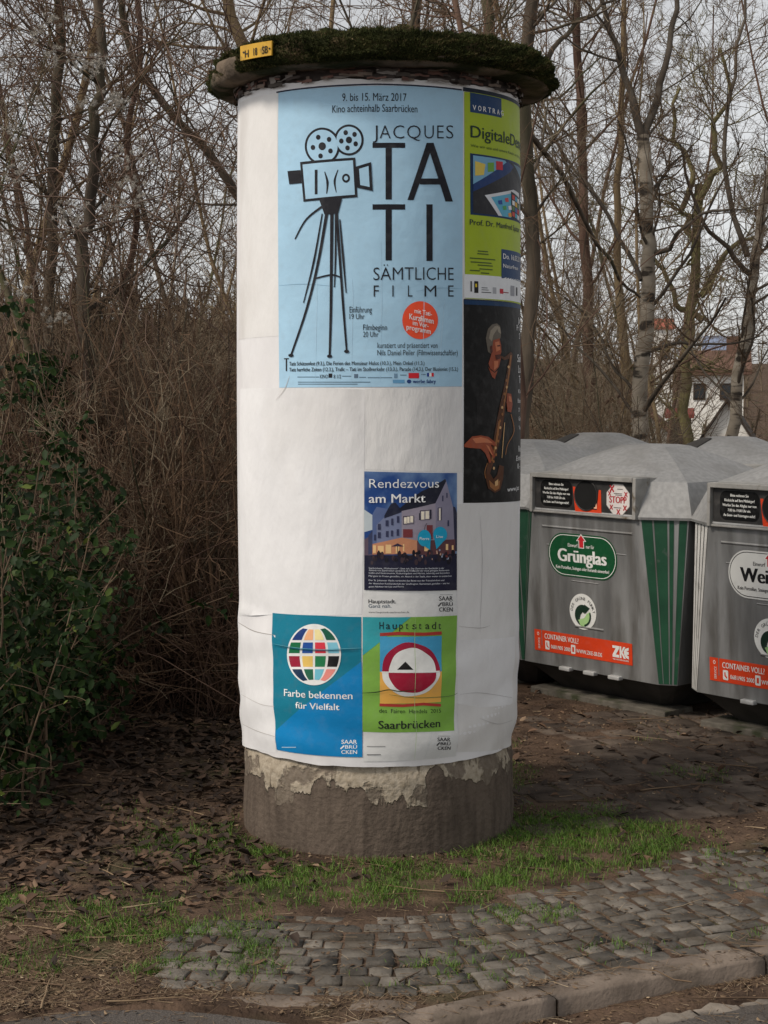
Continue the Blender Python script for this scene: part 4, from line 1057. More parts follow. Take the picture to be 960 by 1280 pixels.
def city_mark(crop, x0, x1, rows_, c, parent):
    a = P(crop); n3 = len(rows_)
    for s, (yt, yb) in zip(('SAAR', 'BRÜ', 'CKEN'), rows_):
        xa = x0 if s != 'BRÜ' else x0 + 0.24 * (x1 - x0)
        a.text(s, xa, x1, yt, yb, c, 1.4, 0.015)
    yt, yb = rows_[1]; w = (x1 - x0)
    a.stroke([(x0 - 0.06 * w, yb + 0.1 * (yb - yt)), (x0 + 0.18 * w, yt + 0.1 * (yb - yt))], 0.09 * w, c, 1.4)
    a.rect(x0 + 0.05 * w, rows_[0][0] - 0.10 * w * 1.2, x1, rows_[0][0] - 0.10 * w * 1.2 + 0.02 * w, c, 1.4)
    return a.build('city_mark', parent)
city_mark(C4, 666, 780, [(1080, 1116), (1130, 1162), (1174, 1208)], INKK, rp)

# blue globe poster
C5 = (335, 760, 3.918)
TEAL, CYAN = (24, 118, 142), (16, 124, 184)
a = P(C5); a.poly([(22, 24), (240, 36), (456, 44), (462, 730), (250, 722), (44, 694)], TEAL, 0)
gpz = a.build('diversity_poster', pillar, label='blue poster with a globe of coloured panes')
a = P(C5); a.poly([(458, 262), (461, 400), (462, 730), (250, 722), (44, 694), (39, 600)], CYAN, 1); a.build('blue_triangle', gpz)
a = P(C5); cx_, cy_, rx_, ry_ = 226, 228, 132, 150
a.oval(cx_, cy_, rx_, ry_, (228, 228, 226), 2, 56)
def pane(f0, f1, v0, v1, c, lay=2.7):
    """a pane of the globe between two meridians (-1..1) and two parallels (-1..1, up)"""
    pts = []
    for t in np.linspace(v0, v1, 7): pts.append((f0, t))
    for t in np.linspace(v1, v0, 7): pts.append((f1, t))
    o = []
    for f, v in pts:
        s = math.sqrt(max(0, 1 - v * v)); bow = 0.10 * (1 - (f * 1.1) ** 2) * (abs(v) > 0.5) * (1 if v > 0 else -1) * 0.8
        o.append((cx_ + f * s * rx_ * 0.95, cy_ - (v - bow * 0.5) * ry_ * 0.95))
    a.poly(o, c, lay)
mer = [(-0.98, -0.56), (-0.46, -0.045), (0.045, 0.46), (0.56, 0.98)]
cols = [[(34, 60, 120), (240, 176, 130), (240, 222, 160), (30, 90, 70)], [(30, 110, 70), (40, 84, 160), (220, 60, 76), (130, 196, 216)], [(150, 34, 56), (226, 190, 100), (40, 124, 80), (34, 34, 36)], [(26, 50, 80), (30, 96, 70), (110, 186, 206), (228, 140, 130)]]
for r_, (v0, v1) in enumerate(((0.50, 0.90), (0.05, 0.42), (-0.42, -0.05), (-0.90, -0.50))):
    for c_, (m0, m1) in enumerate(mer):
        pane(m0, m1, v0, v1, cols[r_][c_])
a.build('globe_emblem', gpz)
a = P(C5); a.text('Farbe bekennen', 80, 414, 396, 430, WH, 2, 0.012, ybase1=446); a.text('für Vielfalt', 136, 350, 460, 490, WH, 2, 0.012, ybase1=500)
a.rect(68, 680, 138, 684, (170, 200, 220), 2); a.build('lettering', gpz)
city_mark(C5, 360, 436, [(645, 665), (672, 688), (696, 714)], WH, gpz)

# green fair trade poster
GR2, TEAL2 = (126, 172, 74), (56, 158, 168)
wp = sheet('fair_trade_poster', [(453.4, 769), (500, 770.5), (572, 768), (569.5, 945), (520, 950), (454.5, 952)], PAPER, 'green poster with a round red and white emblem')
a = P(C5); a.poly([(464, 44), (700, 44), (926, 36), (912, 600), (700, 608), (464, 606)], GR2, 1); a.poly([(464, 44), (700, 44), (464, 232)], TEAL2, 1.5); a.build('green_ground', wp)
a = P(C5); OC = (206, 60, 56)
BRK = (168, 56, 50)
a.poly([(548, 140), (850, 136), (850, 310), (548, 312)], (70, 156, 198), 2); a.poly([(548, 312), (850, 310), (846, 460), (548, 468)], (232, 174, 84), 2)
a.stroke([(548, 130), (640, 124), (760, 128), (850, 122)], 16, BRK, 2.4); a.stroke([(546, 474), (660, 478), (760, 470), (846, 476)], 14, BRK, 2.4)
def wob(cx_, cy_, rx_, ry_, a0, a1, n, amp, seed):
    t = np.linspace(a0, a1, n); w_ = 1 + amp * np.sin(3 * t + seed) + amp * np.sin(7 * t + seed * 2)
    return [(cx_ + rx_ * w_[i] * math.cos(t[i]), cy_ - ry_ * w_[i] * math.sin(t[i])) for i in range(n)]
a.poly(wob(698, 312, 142, 144, 0, math.pi, 26, 0.012, 1), (156, 30, 58), 2.6); a.poly(wob(698, 312, 142, 120, math.pi, 2 * math.pi, 26, 0.012, 1), (228, 228, 224), 2.6)
a.poly(wob(706, 314, 116, 118, 0, math.pi, 26, 0.014, 2), (230, 230, 226), 3.2); a.poly([(590, 316)] + wob(706, 316, 116, 100, math.pi, 2 * math.pi, 26, 0.014, 2) + [(822, 316)], (160, 30, 56), 3.2)
a.stroke([(556, 313), (840, 309)], 5, (235, 235, 230), 3.7); a.poly([(632, 302), (672, 262), (712, 302)], (30, 28, 28), 3.7)
a.build('fair_trade_emblem', wp)
a = P(C5)
xs_ = np.linspace(546, 834, 10); 
for ch, x in zip('Hauptstadt', xs_): 
    w = {'t': 12, 'p': 18}.get(ch, 20)
    V0 = text2d(ch)[0]; a.text(ch, x, x + w, 68, 103, INKK, 2.4, 0.004)
a.text('des  Fairen  Handels  2015', 544, 846, 492, 512, (40, 56, 34), 2.4); a.text('Saarbrücken', 541, 842, 552, 590, INKK, 2.4, 0.012, ybase1=582)
a.rect(484, 676, 575, 679, (130, 130, 130), 2); a.rect(484, 716, 552, 720, (100, 100, 100), 2); a.build('lettering', wp)
city_mark(C5, 830, 892, [(634, 652), (657, 672), (678, 694)], INKK, wp)

# creases and worn folds in the pasted paper
def crease(parent, pts, c, w=1.1, lay=7):
    a = P(); a.curve(pts, [w * 0.4] + [w] * (len(pts) - 2) + [w * 0.4], c, lay); a.build('paper_crease', parent)
PALE, DIRT = (205, 208, 208), (88, 84, 80)
crease(gpz, [(343, 806), (372, 811), (404, 813), (430, 812), (453, 811)], (14, 84, 104)); crease(gpz, [(343, 804.6), (372, 809.6), (404, 811.6), (430, 810.6), (453, 809.6)], (96, 160, 176), 0.7)
crease(wp, [(453, 866), (470, 865), (486, 862), (500, 864), (520, 862)], (52, 70, 40), 1.2); crease(wp, [(519, 770), (518, 800), (519, 840), (518, 880), (520, 915), (518, 948)], (170, 196, 140), 0.5); crease(wp, [(486, 868), (520, 872), (560, 870), (571, 866)], (96, 120, 70), 0.8)
crease(wp, [(530, 948), (536, 930), (540, 914)], PALE, 0.8)
crease(pillar, [(298, 778), (318, 789), (344, 794)], (150, 144, 138), 1.0, 1); crease(pillar, [(574, 783), (600, 785), (612, 782)], (178, 174, 170), 0.7, 1)
crease(pillar, [(575, 868), (600, 866), (640, 872)], (182, 180, 178), 0.7, 1); crease(pillar, [(600, 898), (622, 905), (641, 900)], (184, 182, 180), 0.7, 1); crease(pillar, [(303, 905), (322, 914), (345, 921)], (180, 176, 172), 0.8, 1); crease(pillar, [(302, 868), (325, 880), (343, 883)], (186, 182, 178), 0.7, 1)
crease(pillar, [(345, 500), (356, 486), (362, 470)], (186, 182, 178), 0.7, 2); crease(pillar, [(600, 645), (603, 700), (600, 790)], (196, 194, 194), 0.6, 1)
for x in (395, 440, 476, 529): crease(fp, [(x, 300 + (x % 7) * 8), (x + 1, 380), (x - 1, 478)], (176, 208, 228), 0.7, 1)
crease(fp, [(349, 357), (380, 355), (420, 358)], (140, 176, 200), 0.9, 1); crease(fp, [(520, 364), (550, 360), (577, 361)], (140, 176, 200), 0.9, 1); crease(fp, [(556, 372), (552, 420), (548, 478)], (184, 212, 230), 0.7, 1)
# ================================================================== GLASS CONTAINERS
E_X, E_Y = np.array([0.638, -0.770, 0]), np.array([0.770, 0.638, 0])    # along the row (towards the viewer), into the row
O1 = np.array([1.125, 9.188, 0.0]); ROW_RZ = math.atan2(-0.770, 0.638)
SL = 0.055                                                            # how much the front leans in per metre down
def front_y(z): return SL * (1.09 - np.asarray(z))
def bin_uv(px, py):
    """photo point on the first container -> (x, z) on its leaning front"""
    d = ray(px, py); C = np.array([0, 0, EYE]) - O1
    k0 = C @ E_Y - SL * (1.09 - EYE); kd = d @ E_Y + SL * d[..., 2]
    t = -k0 / kd
    p = np.array([0, 0, EYE]) + d * t[..., None] - O1
    return np.stack([p @ E_X, p[..., 2]], -1)
def bin_3d(u, z, lay):
    u, z = np.asarray(u, float), np.asarray(z, float)
    return np.stack([u, front_y(z) - 0.0025 - 0.0007 * lay, z], -1)
def drop_uv(px, py):
    d = ray(px, py); C = np.array([0, 0, EYE]) - O1
    t = (DROP_Y - C @ E_Y) / (d @ E_Y)
    p = np.array([0, 0, EYE]) + d * t[..., None] - O1
    return np.stack([p @ E_X, p[..., 2]], -1)
DROP_Y = -0.008
def drop_3d(u, z, lay):
    u = np.asarray(u, float)
    return np.stack([u, np.full_like(u, DROP_Y - 0.002 - 0.0007 * lay), np.asarray(z, float)], -1)

galv = noise_mat('galvanised_steel', (0.150, 0.150, 0.147), (0.300, 0.302, 0.300), scale=5, rough=0.55, detail=7, stretch=(1.6, 1.6, 0.30), metallic=0.35, bump=0.004, bump_scale=9,
                 c3=(0.105, 0.098, 0.088), s3=6, lo3=0.50, hi3=0.74, spec=0.4)
hoodm = noise_mat('weathered_zinc', (0.235, 0.235, 0.234), (0.295, 0.295, 0.292), scale=38, rough=0.6, detail=6, metallic=0.25, bump=0.005, bump_scale=9,
                  c3=(0.165, 0.160, 0.150), s3=3.5, lo3=0.50, hi3=0.85, spec=0.35)
blackm = noise_mat('black_panel', (0.022, 0.021, 0.021), (0.045, 0.043, 0.041), scale=12, rough=0.5, c3=(0.08, 0.075, 0.07), s3=8, lo3=0.62, hi3=0.75)
hopm = noise_mat('dark_hopper_steel', (0.030, 0.028, 0.026), (0.055, 0.050, 0.046), scale=8, rough=0.7)
lugm = noise_mat('bright_zinc', (0.45, 0.45, 0.44), (0.55, 0.55, 0.54), scale=20, rough=0.5, metallic=0.3)
grnm = noise_mat('green_stripe_film', (0.010, 0.052, 0.027), (0.016, 0.075, 0.038), scale=7, rough=0.45, c3=(0.06, 0.09, 0.07), s3=14, lo3=0.63, hi3=0.72)
whtm = noise_mat('white_stripe_film', (0.52, 0.51, 0.49), (0.62, 0.61, 0.59), scale=7, rough=0.5, c3=(0.36, 0.35, 0.33), s3=10, lo3=0.6, hi3=0.72)
brnm = noise_mat('brown_stripe_film', (0.07, 0.035, 0.018), (0.10, 0.05, 0.028), scale=7, rough=0.5)
voidm = noise_mat('opening_dark', (0.006, 0.006, 0.006), (0.010, 0.010, 0.010), rough=0.9)
GRN, RED, ORG, INK2, WHT, LGRN = (20, 78, 46), (196, 42, 50), (212, 66, 32), (22, 22, 24), (226, 226, 222), (168, 206, 140)

def octo(hw, y0, y1, cx_, cy_, z):
    return [(-hw + cx_, y0, z), (hw - cx_, y0, z), (hw, y0 + cy_, z), (hw, y1 - cy_, z), (hw - cx_, y1, z), (-hw + cx_, y1, z), (-hw, y1 - cy_, z), (-hw, y0 + cy_, z)]
TOPR = octo(0.628, 0.0, 1.20, 0.215, 0.15, 1.09)
BOTR = octo(0.600, 0.0495, 1.15, 0.085, 0.06, 0.19)
CX_B = 0.0

def make_container(label, stripe, tag_word, tag_bg, tag_ink, stickers=True, loc=None, rz=0.0, dark_facet=False):
    t = thing('glass_container', label, 'glass container', loc, rz, 'glass recycling containers beside the pillar')
    # body with bevelled corners
    V = TOPR + BOTR
    b = MB(); mid = [tuple((np.array(TOPR[i]) * 0.5 + np.array(BOTR[i]) * 0.5)) for i in range(8)]
    b.rings([BOTR, mid, TOPR])
    body = b.build('body', galv, t)
    # pressed ribs in the front sheet
    rb = MB()
    def rib(x0, x1, z, w=0.010, h=0.006):
        y = float(front_y(z))
        rb.add([(x0, y + 0.001, z - w), (x1, y + 0.001, z - w), (x1, y + 0.001, z + w), (x0, y + 0.001, z + w), (x0 + 0.01, y - h, z), (x1 - 0.01, y - h, z)], [(0, 1, 5, 4), (3, 4, 5, 2), (0, 4, 3), (1, 2, 5)])
    rib(-0.34, 0.36, 1.005); rib(-0.31, -0.20, 0.90, 0.006, 0.003); rib(0.20, 0.31, 0.885, 0.006, 0.003); rib(-0.10, 0.13, 0.445); rib(-0.12, 0.10, 0.705, 0.006, 0.003)
    for x in (-0.365, 0.385):
        for z0, z1 in ((0.30, 1.00),):
            y0, y1 = float(front_y(z0)), float(front_y(z1))
            rb.add([(x - 0.008, y0, z0), (x + 0.008, y0, z0), (x + 0.008, y1, z1), (x - 0.008, y1, z1), (x, y0 - 0.004, z0), (x, y1 - 0.004, z1)], [(0, 4, 5, 3), (4, 1, 2, 5), (0, 1, 4), (3, 5, 2)])
    rb.build('pressed_ribs', galv, body)
    # lip along the lower edge, three hinge lugs
    for x in (-0.17, 0.02, 0.21):
        MB().box(x - 0.042, x + 0.042, 0.022, 0.06, 0.178, 0.200).build('hinge_lug', lugm, t, bevel=0.006)
    # hopper and foot
    h = MB().rings([octo(0.40, 0.26, 0.94, 0.04, 0.04, 0.012), octo(0.585, 0.065, 1.135, 0.08, 0.05, 0.192)])
    h.build('hopper', hopm, t)
    # hood: low dome of zinc sheet
    rings = [octo(0.652, -0.010, 1.21, 0.228, 0.155, 1.088), octo(0.655, -0.012, 1.212, 0.228, 0.155, 1.102)]
    for (f, z, ch) in ((0.985, 1.125, 1), (0.875, 1.288, 1), (0.82, 1.306, 1.0), (0.53, 1.392, 1.0), (0.25, 1.466, 1.0), (0.18, 1.472, 1.0)):
        rings.append([(x * f, 0.60 + (y - 0.60) * f, z) for (x, y, _) in octo(0.652, -0.01, 1.21, 0.228, 0.155, z)])
    hb = MB().rings(rings)
    hood = hb.build('hood', hoodm, t)
    bm = bmesh.new(); bm.from_mesh(hood.data)
    bmesh.ops.subdivide_edges(bm, edges=bm.edges[:], cuts=2, use_grid_fill=True)
    for v in bm.verts:
        if v.co.z > 1.12:
            n_ = float(fnoise(v.co.x * 1.0 + v.co.z, v.co.y, 3.2, 91)); v.co.z += 0.0025 * n_
    for f in bm.faces: f.smooth = True
    for e in bm.edges:
        if len(e.link_faces) == 2 and e.calc_face_angle(0) > 0.24: e.smooth = False
    bm.to_mesh(hood.data); bm.free()
    rv = MB()
    rv.box(0.46, 0.60, -0.01, 0.0, 1.17, 1.18)
    # drop front: a box with a frame and a recessed black panel
    W0, W1, Z0, Z1 = -0.405, 0.405, 1.086, 1.312
    fr = 0.034
    d = MB()
    d.box(W0, W0 + fr * 0.6, -0.030, 0.42, Z0, Z1); d.box(W1 - fr * 0.7, W1, -0.030, 0.42, Z0, Z1)
    d.box(W0 + fr * 0.6 + 0.0005, W1 - fr * 0.7 - 0.0005, -0.034, 0.42, Z1 - 0.024, Z1 + 0.003); d.box(W0 + fr * 0.6 + 0.0005, W1 - fr * 0.7 - 0.0005, -0.022, 0.30, Z0, Z0 + 0.011)
    dropf = d.build('drop_front', noise_mat('drop_frame_zinc', (0.24, 0.235, 0.22), (0.34, 0.33, 0.31), scale=14, rough=0.6, metallic=0.2, c3=(0.12, 0.09, 0.055), s3=16, lo3=0.62, hi3=0.74) if 'drop_frame_zinc' not in bpy.data.materials else bpy.data.materials['drop_frame_zinc'], t, bevel=0.004)
    pb = MB(); x0, x1, z0, z1 = W0 + 0.026, W1 - 0.030, Z0 + 0.012, Z1 - 0.025
    pb.box(x0, x1, DROP_Y, DROP_Y + 0.02, z0, z1); panel = pb.build('panel', blackm, dropf)
    # round opening: a ring and the dark mouth behind
    oc = (0.022, 1.200); ang = np.linspace(0, 2 * math.pi, 36, endpoint=False)
    ring = [[(oc[0] + r_ * math.cos(a_), y_, oc[1] + r_ * 0.98 * math.sin(a_)) for a_ in ang] for (r_, y_) in ((0.089, DROP_Y - 0.001), (0.089, DROP_Y - 0.006), (0.085, DROP_Y - 0.007), (0.083, DROP_Y - 0.003))]
    op = MB().rings([r[::-1] for r in ring], cap0=False, cap1=False).build('opening_collar', blackm, dropf, smooth=True)
    mo = Print(bin_uv, drop_3d); mo.step = None
    mo.raw([(oc[0] + 0.083 * math.cos(a_), oc[1] + 0.081 * math.sin(a_)) for a_ in ang], [tuple(range(36))], voidm, 2.2); mo.build('opening', op)
    # corner stripes on the two front corners
    for side in (0, 1):
        i0, i1 = ((1, 2), (7, 0))[side]
        tl, tr, bl, br = (np.array(TOPR[i0]), np.array(TOPR[i1]), np.array(BOTR[i0]), np.array(BOTR[i1]))
        nn = np.cross(tr - tl, bl - tl); nn = nn / np.linalg.norm(nn); nn = nn if nn[1] < 0 else -nn
        V, Fs, mi = [], [], []
        bands = ((0.03, 0.25, 0), (0.255, 0.285, 1), (0.29, 0.56, 0), (0.565, 0.60, 1), (0.605, 0.70, 0), (0.76, 0.80, 1), (0.81, 0.97, 0)) if stripe != whtm else ((0.05, 0.20, 0), (0.27, 0.45, 0), (0.52, 0.70, 0), (0.77, 0.95, 0))
        for (f0, f1, m_) in bands:
            b_ = len(V)
            for (f, top) in ((f0, 1), (f1, 1), (f1, 0), (f0, 0)):
                p = (tl + (tr - tl) * f) * (0.997 if top else 1) if False else (tl + (tr - tl) * f if top else bl + (br - bl) * f)
                p = p + nn * 0.0025 + np.array([0, 0, -0.004 if top else 0.006]); V.append(tuple(p))
            Fs.append((b_, b_ + 1, b_ + 2, b_ + 3)); mi.append(m_)
        mesh_py('corner_stripes', V, Fs, [stripe, galv], t, midx=mi)
    if dark_facet:  # dark plate standing in for the shade on the front-left hood facet
        def hp(i, f, z, o):
            q = octo(0.652, -0.01, 1.21, 0.228, 0.155, z)[i]; return (q[0] * f - 0.004 * o, 0.60 + (q[1] - 0.60) * f - 0.004 * o, z + 0.012 * o)
        fz = ((0.66, 1.352), (0.27, 1.460))
        k = MB().add([hp(7, *fz[0], 1), hp(0, *fz[0], 1), hp(0, *fz[1], 1), hp(7, *fz[1], 1), hp(7, *fz[0], -1), hp(0, *fz[0], -1), hp(0, *fz[1], -1), hp(7, *fz[1], -1)], [(0, 1, 2, 3), (4, 7, 6, 5), (0, 4, 5, 1), (1, 5, 6, 2), (2, 6, 7, 3), (3, 7, 4, 0)])
        k.build('dark_facet', hopm, t, bevel=0.006)
    if not stickers: return t
    # stickers, laid out from the photo on the first container's own front
    K = (650, 650, 6.0)
    s = Print(bin_uv, bin_3d, step=None, crop=K)
    def rrect(p, x0, z0, x1, z1, r, c, lay):
        pts = []
        for (cx_, cz_, a0) in ((x1 - r, z1 - r, 0), (x0 + r, z1 - r, 90), (x0 + r, z0 + r, 180), (x1 - r, z0 + r, 270)):
            for a_ in np.radians(np.linspace(a0, a0 + 90, 9)): pts.append((cx_ + r * math.cos(a_), cz_ + r * math.sin(a_)))
        p.raw(pts, [tuple(range(len(pts)))], c, lay)
    def line(p, txt, x0, z0, w, h, c, lay=3, weight=0.0):
        V, Fs = text2d(txt); W = V[:, 0].max(); p.raw(np.stack([x0 + V[:, 0] / W * w, z0 + V[:, 1] * h], 1), Fs, c, lay, weight * h * 1.4)
    lc, lz, lw, lh = -0.025, 0.852, 0.265, 0.124
    s.items = []; rrect(s, lc - lw, lz - lh, lc + lw, lz + lh, lh * 0.98, tag_bg, 0); rrect(s, lc - lw + 0.008, lz - lh + 0.008, lc + lw - 0.008, lz + lh - 0.008, lh * 0.92, tag_ink, 0.6); rrect(s, lc - lw + 0.012, lz - lh + 0.012, lc + lw - 0.012, lz + lh - 0.012, lh * 0.9, tag_bg, 1.2)
    st = s.build('colour_sticker', t, label='rounded sticker reading %s' % tag_word)
    s.items = []
    line(s, 'Einwurf', lc - 0.105, lz + 0.048, 0.075, 0.020, tag_ink, 2, 0.01); line(s, 'nur für', lc + 0.035, lz + 0.048, 0.062, 0.020, tag_ink, 2, 0.01)
    line(s, tag_word, lc - 0.185, lz - 0.038, 0.37, 0.072, tag_ink, 2, 0.045)
    line(s, 'Kein Porzellan, Steingut oder Keramik einwerfen!', lc - 0.205, lz - 0.082, 0.41, 0.018, tag_ink, 2, 0.02)
    s.raw([(lc - 0.022, lz + 0.045), (lc + 0.020, lz + 0.045), (lc + 0.020, lz + 0.085), (lc + 0.038, lz + 0.085), (lc - 0.001, lz + 0.128), (lc - 0.040, lz + 0.085), (lc - 0.022, lz + 0.085)], [tuple(range(7))], WHT, 2)
    s.raw([(lc - 0.017, lz + 0.049), (lc + 0.015, lz + 0.049), (lc + 0.015, lz + 0.089), (lc + 0.028, lz + 0.089), (lc - 0.001, lz + 0.120), (lc - 0.030, lz + 0.089), (lc - 0.017, lz + 0.089)], [tuple(range(7))], RED, 2.8)
    s.build('lettering', st)
    # recycling emblem: a ring of letters round two interlocked arrows
    ec, ez, er = -0.03, 0.535, 0.103
    an = np.linspace(0, 2 * math.pi, 48, endpoint=False)
    s.items = []; s.raw([(ec + er * math.cos(a_), ez + er * math.sin(a_)) for a_ in an], [tuple(range(48))], WHT, 0)
    em = s.build('recycling_emblem', t)
    s.items = []
    s.arc_text('DER GRÜNE PUNKT', ec, ez - 0.012, 0.079, 0.017, math.radians(168), math.radians(12), INK2, 2, 0.03)
    er2, ez2 = 0.062, ez - 0.022
    def arcpts(r_, a0, a1, n=16): return [(ec + r_ * math.cos(a_), ez2 + r_ * math.sin(a_)) for a_ in np.radians(np.linspace(a0, a1, n))]
    outer = arcpts(er2, 265, 55, 20); inner = [(ec + 0.000, ez2 + 0.020), (ec - 0.016, ez2 + 0.004), (ec - 0.024, ez2 - 0.018), (ec - 0.020, ez2 - 0.040)]
    s.raw(outer + [(ec + 0.026, ez2 + 0.040), (ec + 0.014, ez2 + 0.010)] + inner, [tuple(range(26))], (30, 52, 40), 2)
    s.raw([(ec + 0.014, ez2 + 0.066), (ec + 0.056, ez2 + 0.046), (ec + 0.020, ez2 + 0.012)], [(0, 1, 2)], (30, 52, 40), 2.4)
    outer = arcpts(er2, 62 - 20, -128, 20); inner = [(ec - 0.004, ez2 - 0.022), (ec + 0.016, ez2 - 0.008), (ec + 0.030, ez2 + 0.012)]
    s.raw(arcpts(er2, 25, -95, 18) + [(ec - 0.012, ez2 - 0.040)] + inner, [tuple(range(22))], LGRN, 2.2)
    s.raw([(ec - 0.014, ez2 - 0.068), (ec - 0.036, ez2 - 0.028), (ec + 0.008, ez2 - 0.014)], [(0, 1, 2)], LGRN, 2.6)
    s.raw(arcpts(er2 + 0.001, 20, -80, 18) + arcpts(er2 - 0.010, -80, 20, 18), [tuple(range(36))], (30, 52, 40), 2.9)
    s.build('lettering', em)
    # orange service sticker
    ox0, ox1, oz0, oz1 = -0.425, 0.335, 0.268, 0.392
    s.items = []; s.raw([(ox0, oz0), (ox1, oz0 + 0.004), (ox1, oz1 + 0.002), (ox0, oz1)], [(0, 1, 2, 3)], ORG, 0)
    ss_ = s.build('service_sticker', t)
    s.items = []
    line(s, 'CONTAINER VOLL?', ox0 + 0.085, 0.345, 0.27, 0.030, WHT, 2, 0.012); line(s, '0681/905 2000', ox0 + 0.135, 0.292, 0.155, 0.022, WHT, 2, 0.012); line(s, 'WWW.ZKE-SB.DE', ox0 + 0.335, 0.292, 0.20, 0.022, WHT, 2, 0.012)
    for x in (ox0 + 0.088, ox0 + 0.295): rrect(s, x, 0.282, x + 0.034, 0.334, 0.006, WHT, 2)
    s.raw([(ox0 + 0.097, 0.322), (ox0 + 0.104, 0.324), (ox0 + 0.106, 0.306), (ox0 + 0.116, 0.298), (ox0 + 0.112, 0.290), (ox0 + 0.098, 0.302)], [tuple(range(6))], ORG, 2.8); s.raw([(ox0 + 0.305, 0.293), (ox0 + 0.319, 0.293), (ox0 + 0.319, 0.322), (ox0 + 0.305, 0.322)], [(0, 1, 2, 3)], ORG, 2.8)
    V, Fs = text2d('SERVICE'); W = V[:, 0].max(); s.raw(np.stack([ox0 + 0.045 - V[:, 1] * 0.014, 0.280 + V[:, 0] / W * 0.065], 1), Fs, WHT, 2)
    s.raw([(ox0 + 0.032 + 0.008 * math.cos(a_), 0.368 + 0.010 * math.sin(a_)) for a_ in an], [tuple(range(48))], WHT, 2); s.raw([(ox0 + 0.032 + 0.005 * math.cos(a_), 0.368 + 0.007 * math.sin(a_)) for a_ in an], [tuple(range(48))], ORG, 2.6)
    zx = ox1 - 0.145                                   # block letters of the operator's mark
    def blk(pts): s.raw([(zx + x * 0.12, 0.304 + z * 0.066) for x, z in pts], [tuple(range(len(pts)))], WHT, 2)
    blk([(0, 1), (0.42, 1), (0.42, 0.8), (0.20, 0.24), (0.40, 0.24), (0.40, 0), (0, 0), (0, 0.22), (0.20, 0.78), (0, 0.78)]); blk([(0.44, 1), (0.55, 1), (0.55, 0.6), (0.68, 1), (0.80, 1), (0.62, 0.5), (0.82, 0), (0.68, 0), (0.55, 0.4), (0.55, 0), (0.44, 0)])
    blk([(0.70, 0.62), (0.78, 0.85), (1, 1), (1, 0.76), (0.86, 0.66), (1, 0.62), (1, 0.40), (0.86, 0.36), (1, 0.24), (1, 0), (0.82, 0.1), (0.70, 0.36)]); line(s, 'WIR MACHEN SAUBER', zx, 0.289, 0.12, 0.008, WHT, 2, 0.02)
    s.build('lettering', ss_)
    # on the black panel: notice, orange angle below the opening, octagonal stop sticker
    s = Print(drop_uv, drop_3d, step=None)
    nx0, nx1, nz0, nz1 = -0.335, -0.085, 1.125, 1.275
    rrect(s, nx0, nz0, nx1, nz1, 0.04, (12, 12, 13), 0); no = s.build('notice', dropf)
    s.items = []
    for q, (txt, w) in enumerate((('Bitte nehmen Sie', 0.115), ('Rücksicht auf Ihre Mitbürger!', 0.19), ('Werfen Sie das Altglas nur von', 0.215), ('7.00 bis 19.00 Uhr ein.', 0.145), ('An Sonn- und Feiertagen nicht!', 0.20))):
        line(s, txt, (nx0 + nx1) / 2 - w / 2, 1.246 - q * 0.0255, w, 0.0135, WHT, 1.5, 0.02)
    s.build('lettering', no)
    s.items = []
    s.raw([(-0.080, 1.245), (-0.062, 1.245), (-0.035, 1.128), (0.105, 1.122), (0.118, 1.235), (0.134, 1.235), (0.140, 1.100), (-0.060, 1.106)], [(0, 1, 2, 7), (2, 3, 6, 7), (3, 4, 5, 6)], ORG, 0)
    s.raw([(-0.040, 1.180), (-0.032, 1.180), (-0.018, 1.145), (0.095, 1.138), (0.095, 1.170), (0.103, 1.168), (0.106, 1.129), (-0.030, 1.135)], [(0, 1, 2, 7), (2, 3, 6, 7), (3, 4, 5, 6)], (240, 180, 150), 1)
    s.build('orange_edge', dropf)
    s.items = []
    sc_, sz_, sr_ = 0.262, 1.190, 0.094
    def octa(r_): return [(sc_ + r_ * math.cos(math.radians(22.5 + 45 * k_)), sz_ + r_ * 0.99 * math.sin(math.radians(22.5 + 45 * k_))) for k_ in range(8)]
    s.raw(octa(sr_), [tuple(range(8))], (120, 118, 116), 0); s.raw(octa(sr_ * 0.96), [tuple(range(8))], (212, 206, 202), 0.7); so = s.build('stop_sticker', dropf)
    s.items = []
    line(s, 'STOPP', sc_ - 0.062, sz_ - 0.020, 0.124, 0.036, (170, 36, 44), 2, 0.03)
    for (x, z, r_) in ((-0.045, 0.058, 0.018), (-0.062, 0.030, 0.012), (0.058, 0.030, 0.013), (-0.048, -0.045, 0.013), (0.052, -0.045, 0.014), (0.004, -0.068, 0.014)):
        for sg in (1, -1):
            dx_, dz_ = r_ * 0.8, r_ * sg; nx_, nz_ = -dz_ * 0.2, dx_ * 0.2
            s.raw([(sc_ + x - dx_ + nx_, sz_ + z - dz_ + nz_), (sc_ + x - dx_ - nx_, sz_ + z - dz_ - nz_), (sc_ + x + dx_ - nx_, sz_ + z + dz_ - nz_), (sc_ + x + dx_ + nx_, sz_ + z + dz_ + nz_)], [(0, 1, 2, 3)], (170, 36, 44), 2 + 0.3 * (sg < 0))
    for (x, z, w) in ((-0.005, 0.055, 0.04), (-0.03, 0.030, 0.06), (-0.03, -0.048, 0.055), (-0.02, 0.022, 0.05)): s.raw([(sc_ + x, sz_ + z), (sc_ + x + w, sz_ + z), (sc_ + x + w, sz_ + z + 0.004), (sc_ + x, sz_ + z + 0.004)], [(0, 1, 2, 3)], (90, 80, 80), 2)
    s.build('lettering', so)
    return t
def row_at(k, back=0.0, side=0.0):
    p = O1 + E_X * (1.30 * k + side) + E_Y * back
    return (float(p[0]), float(p[1]), float(gz(p[0] + 0.4, p[1] + 0.4)) * 0 - 0.0)
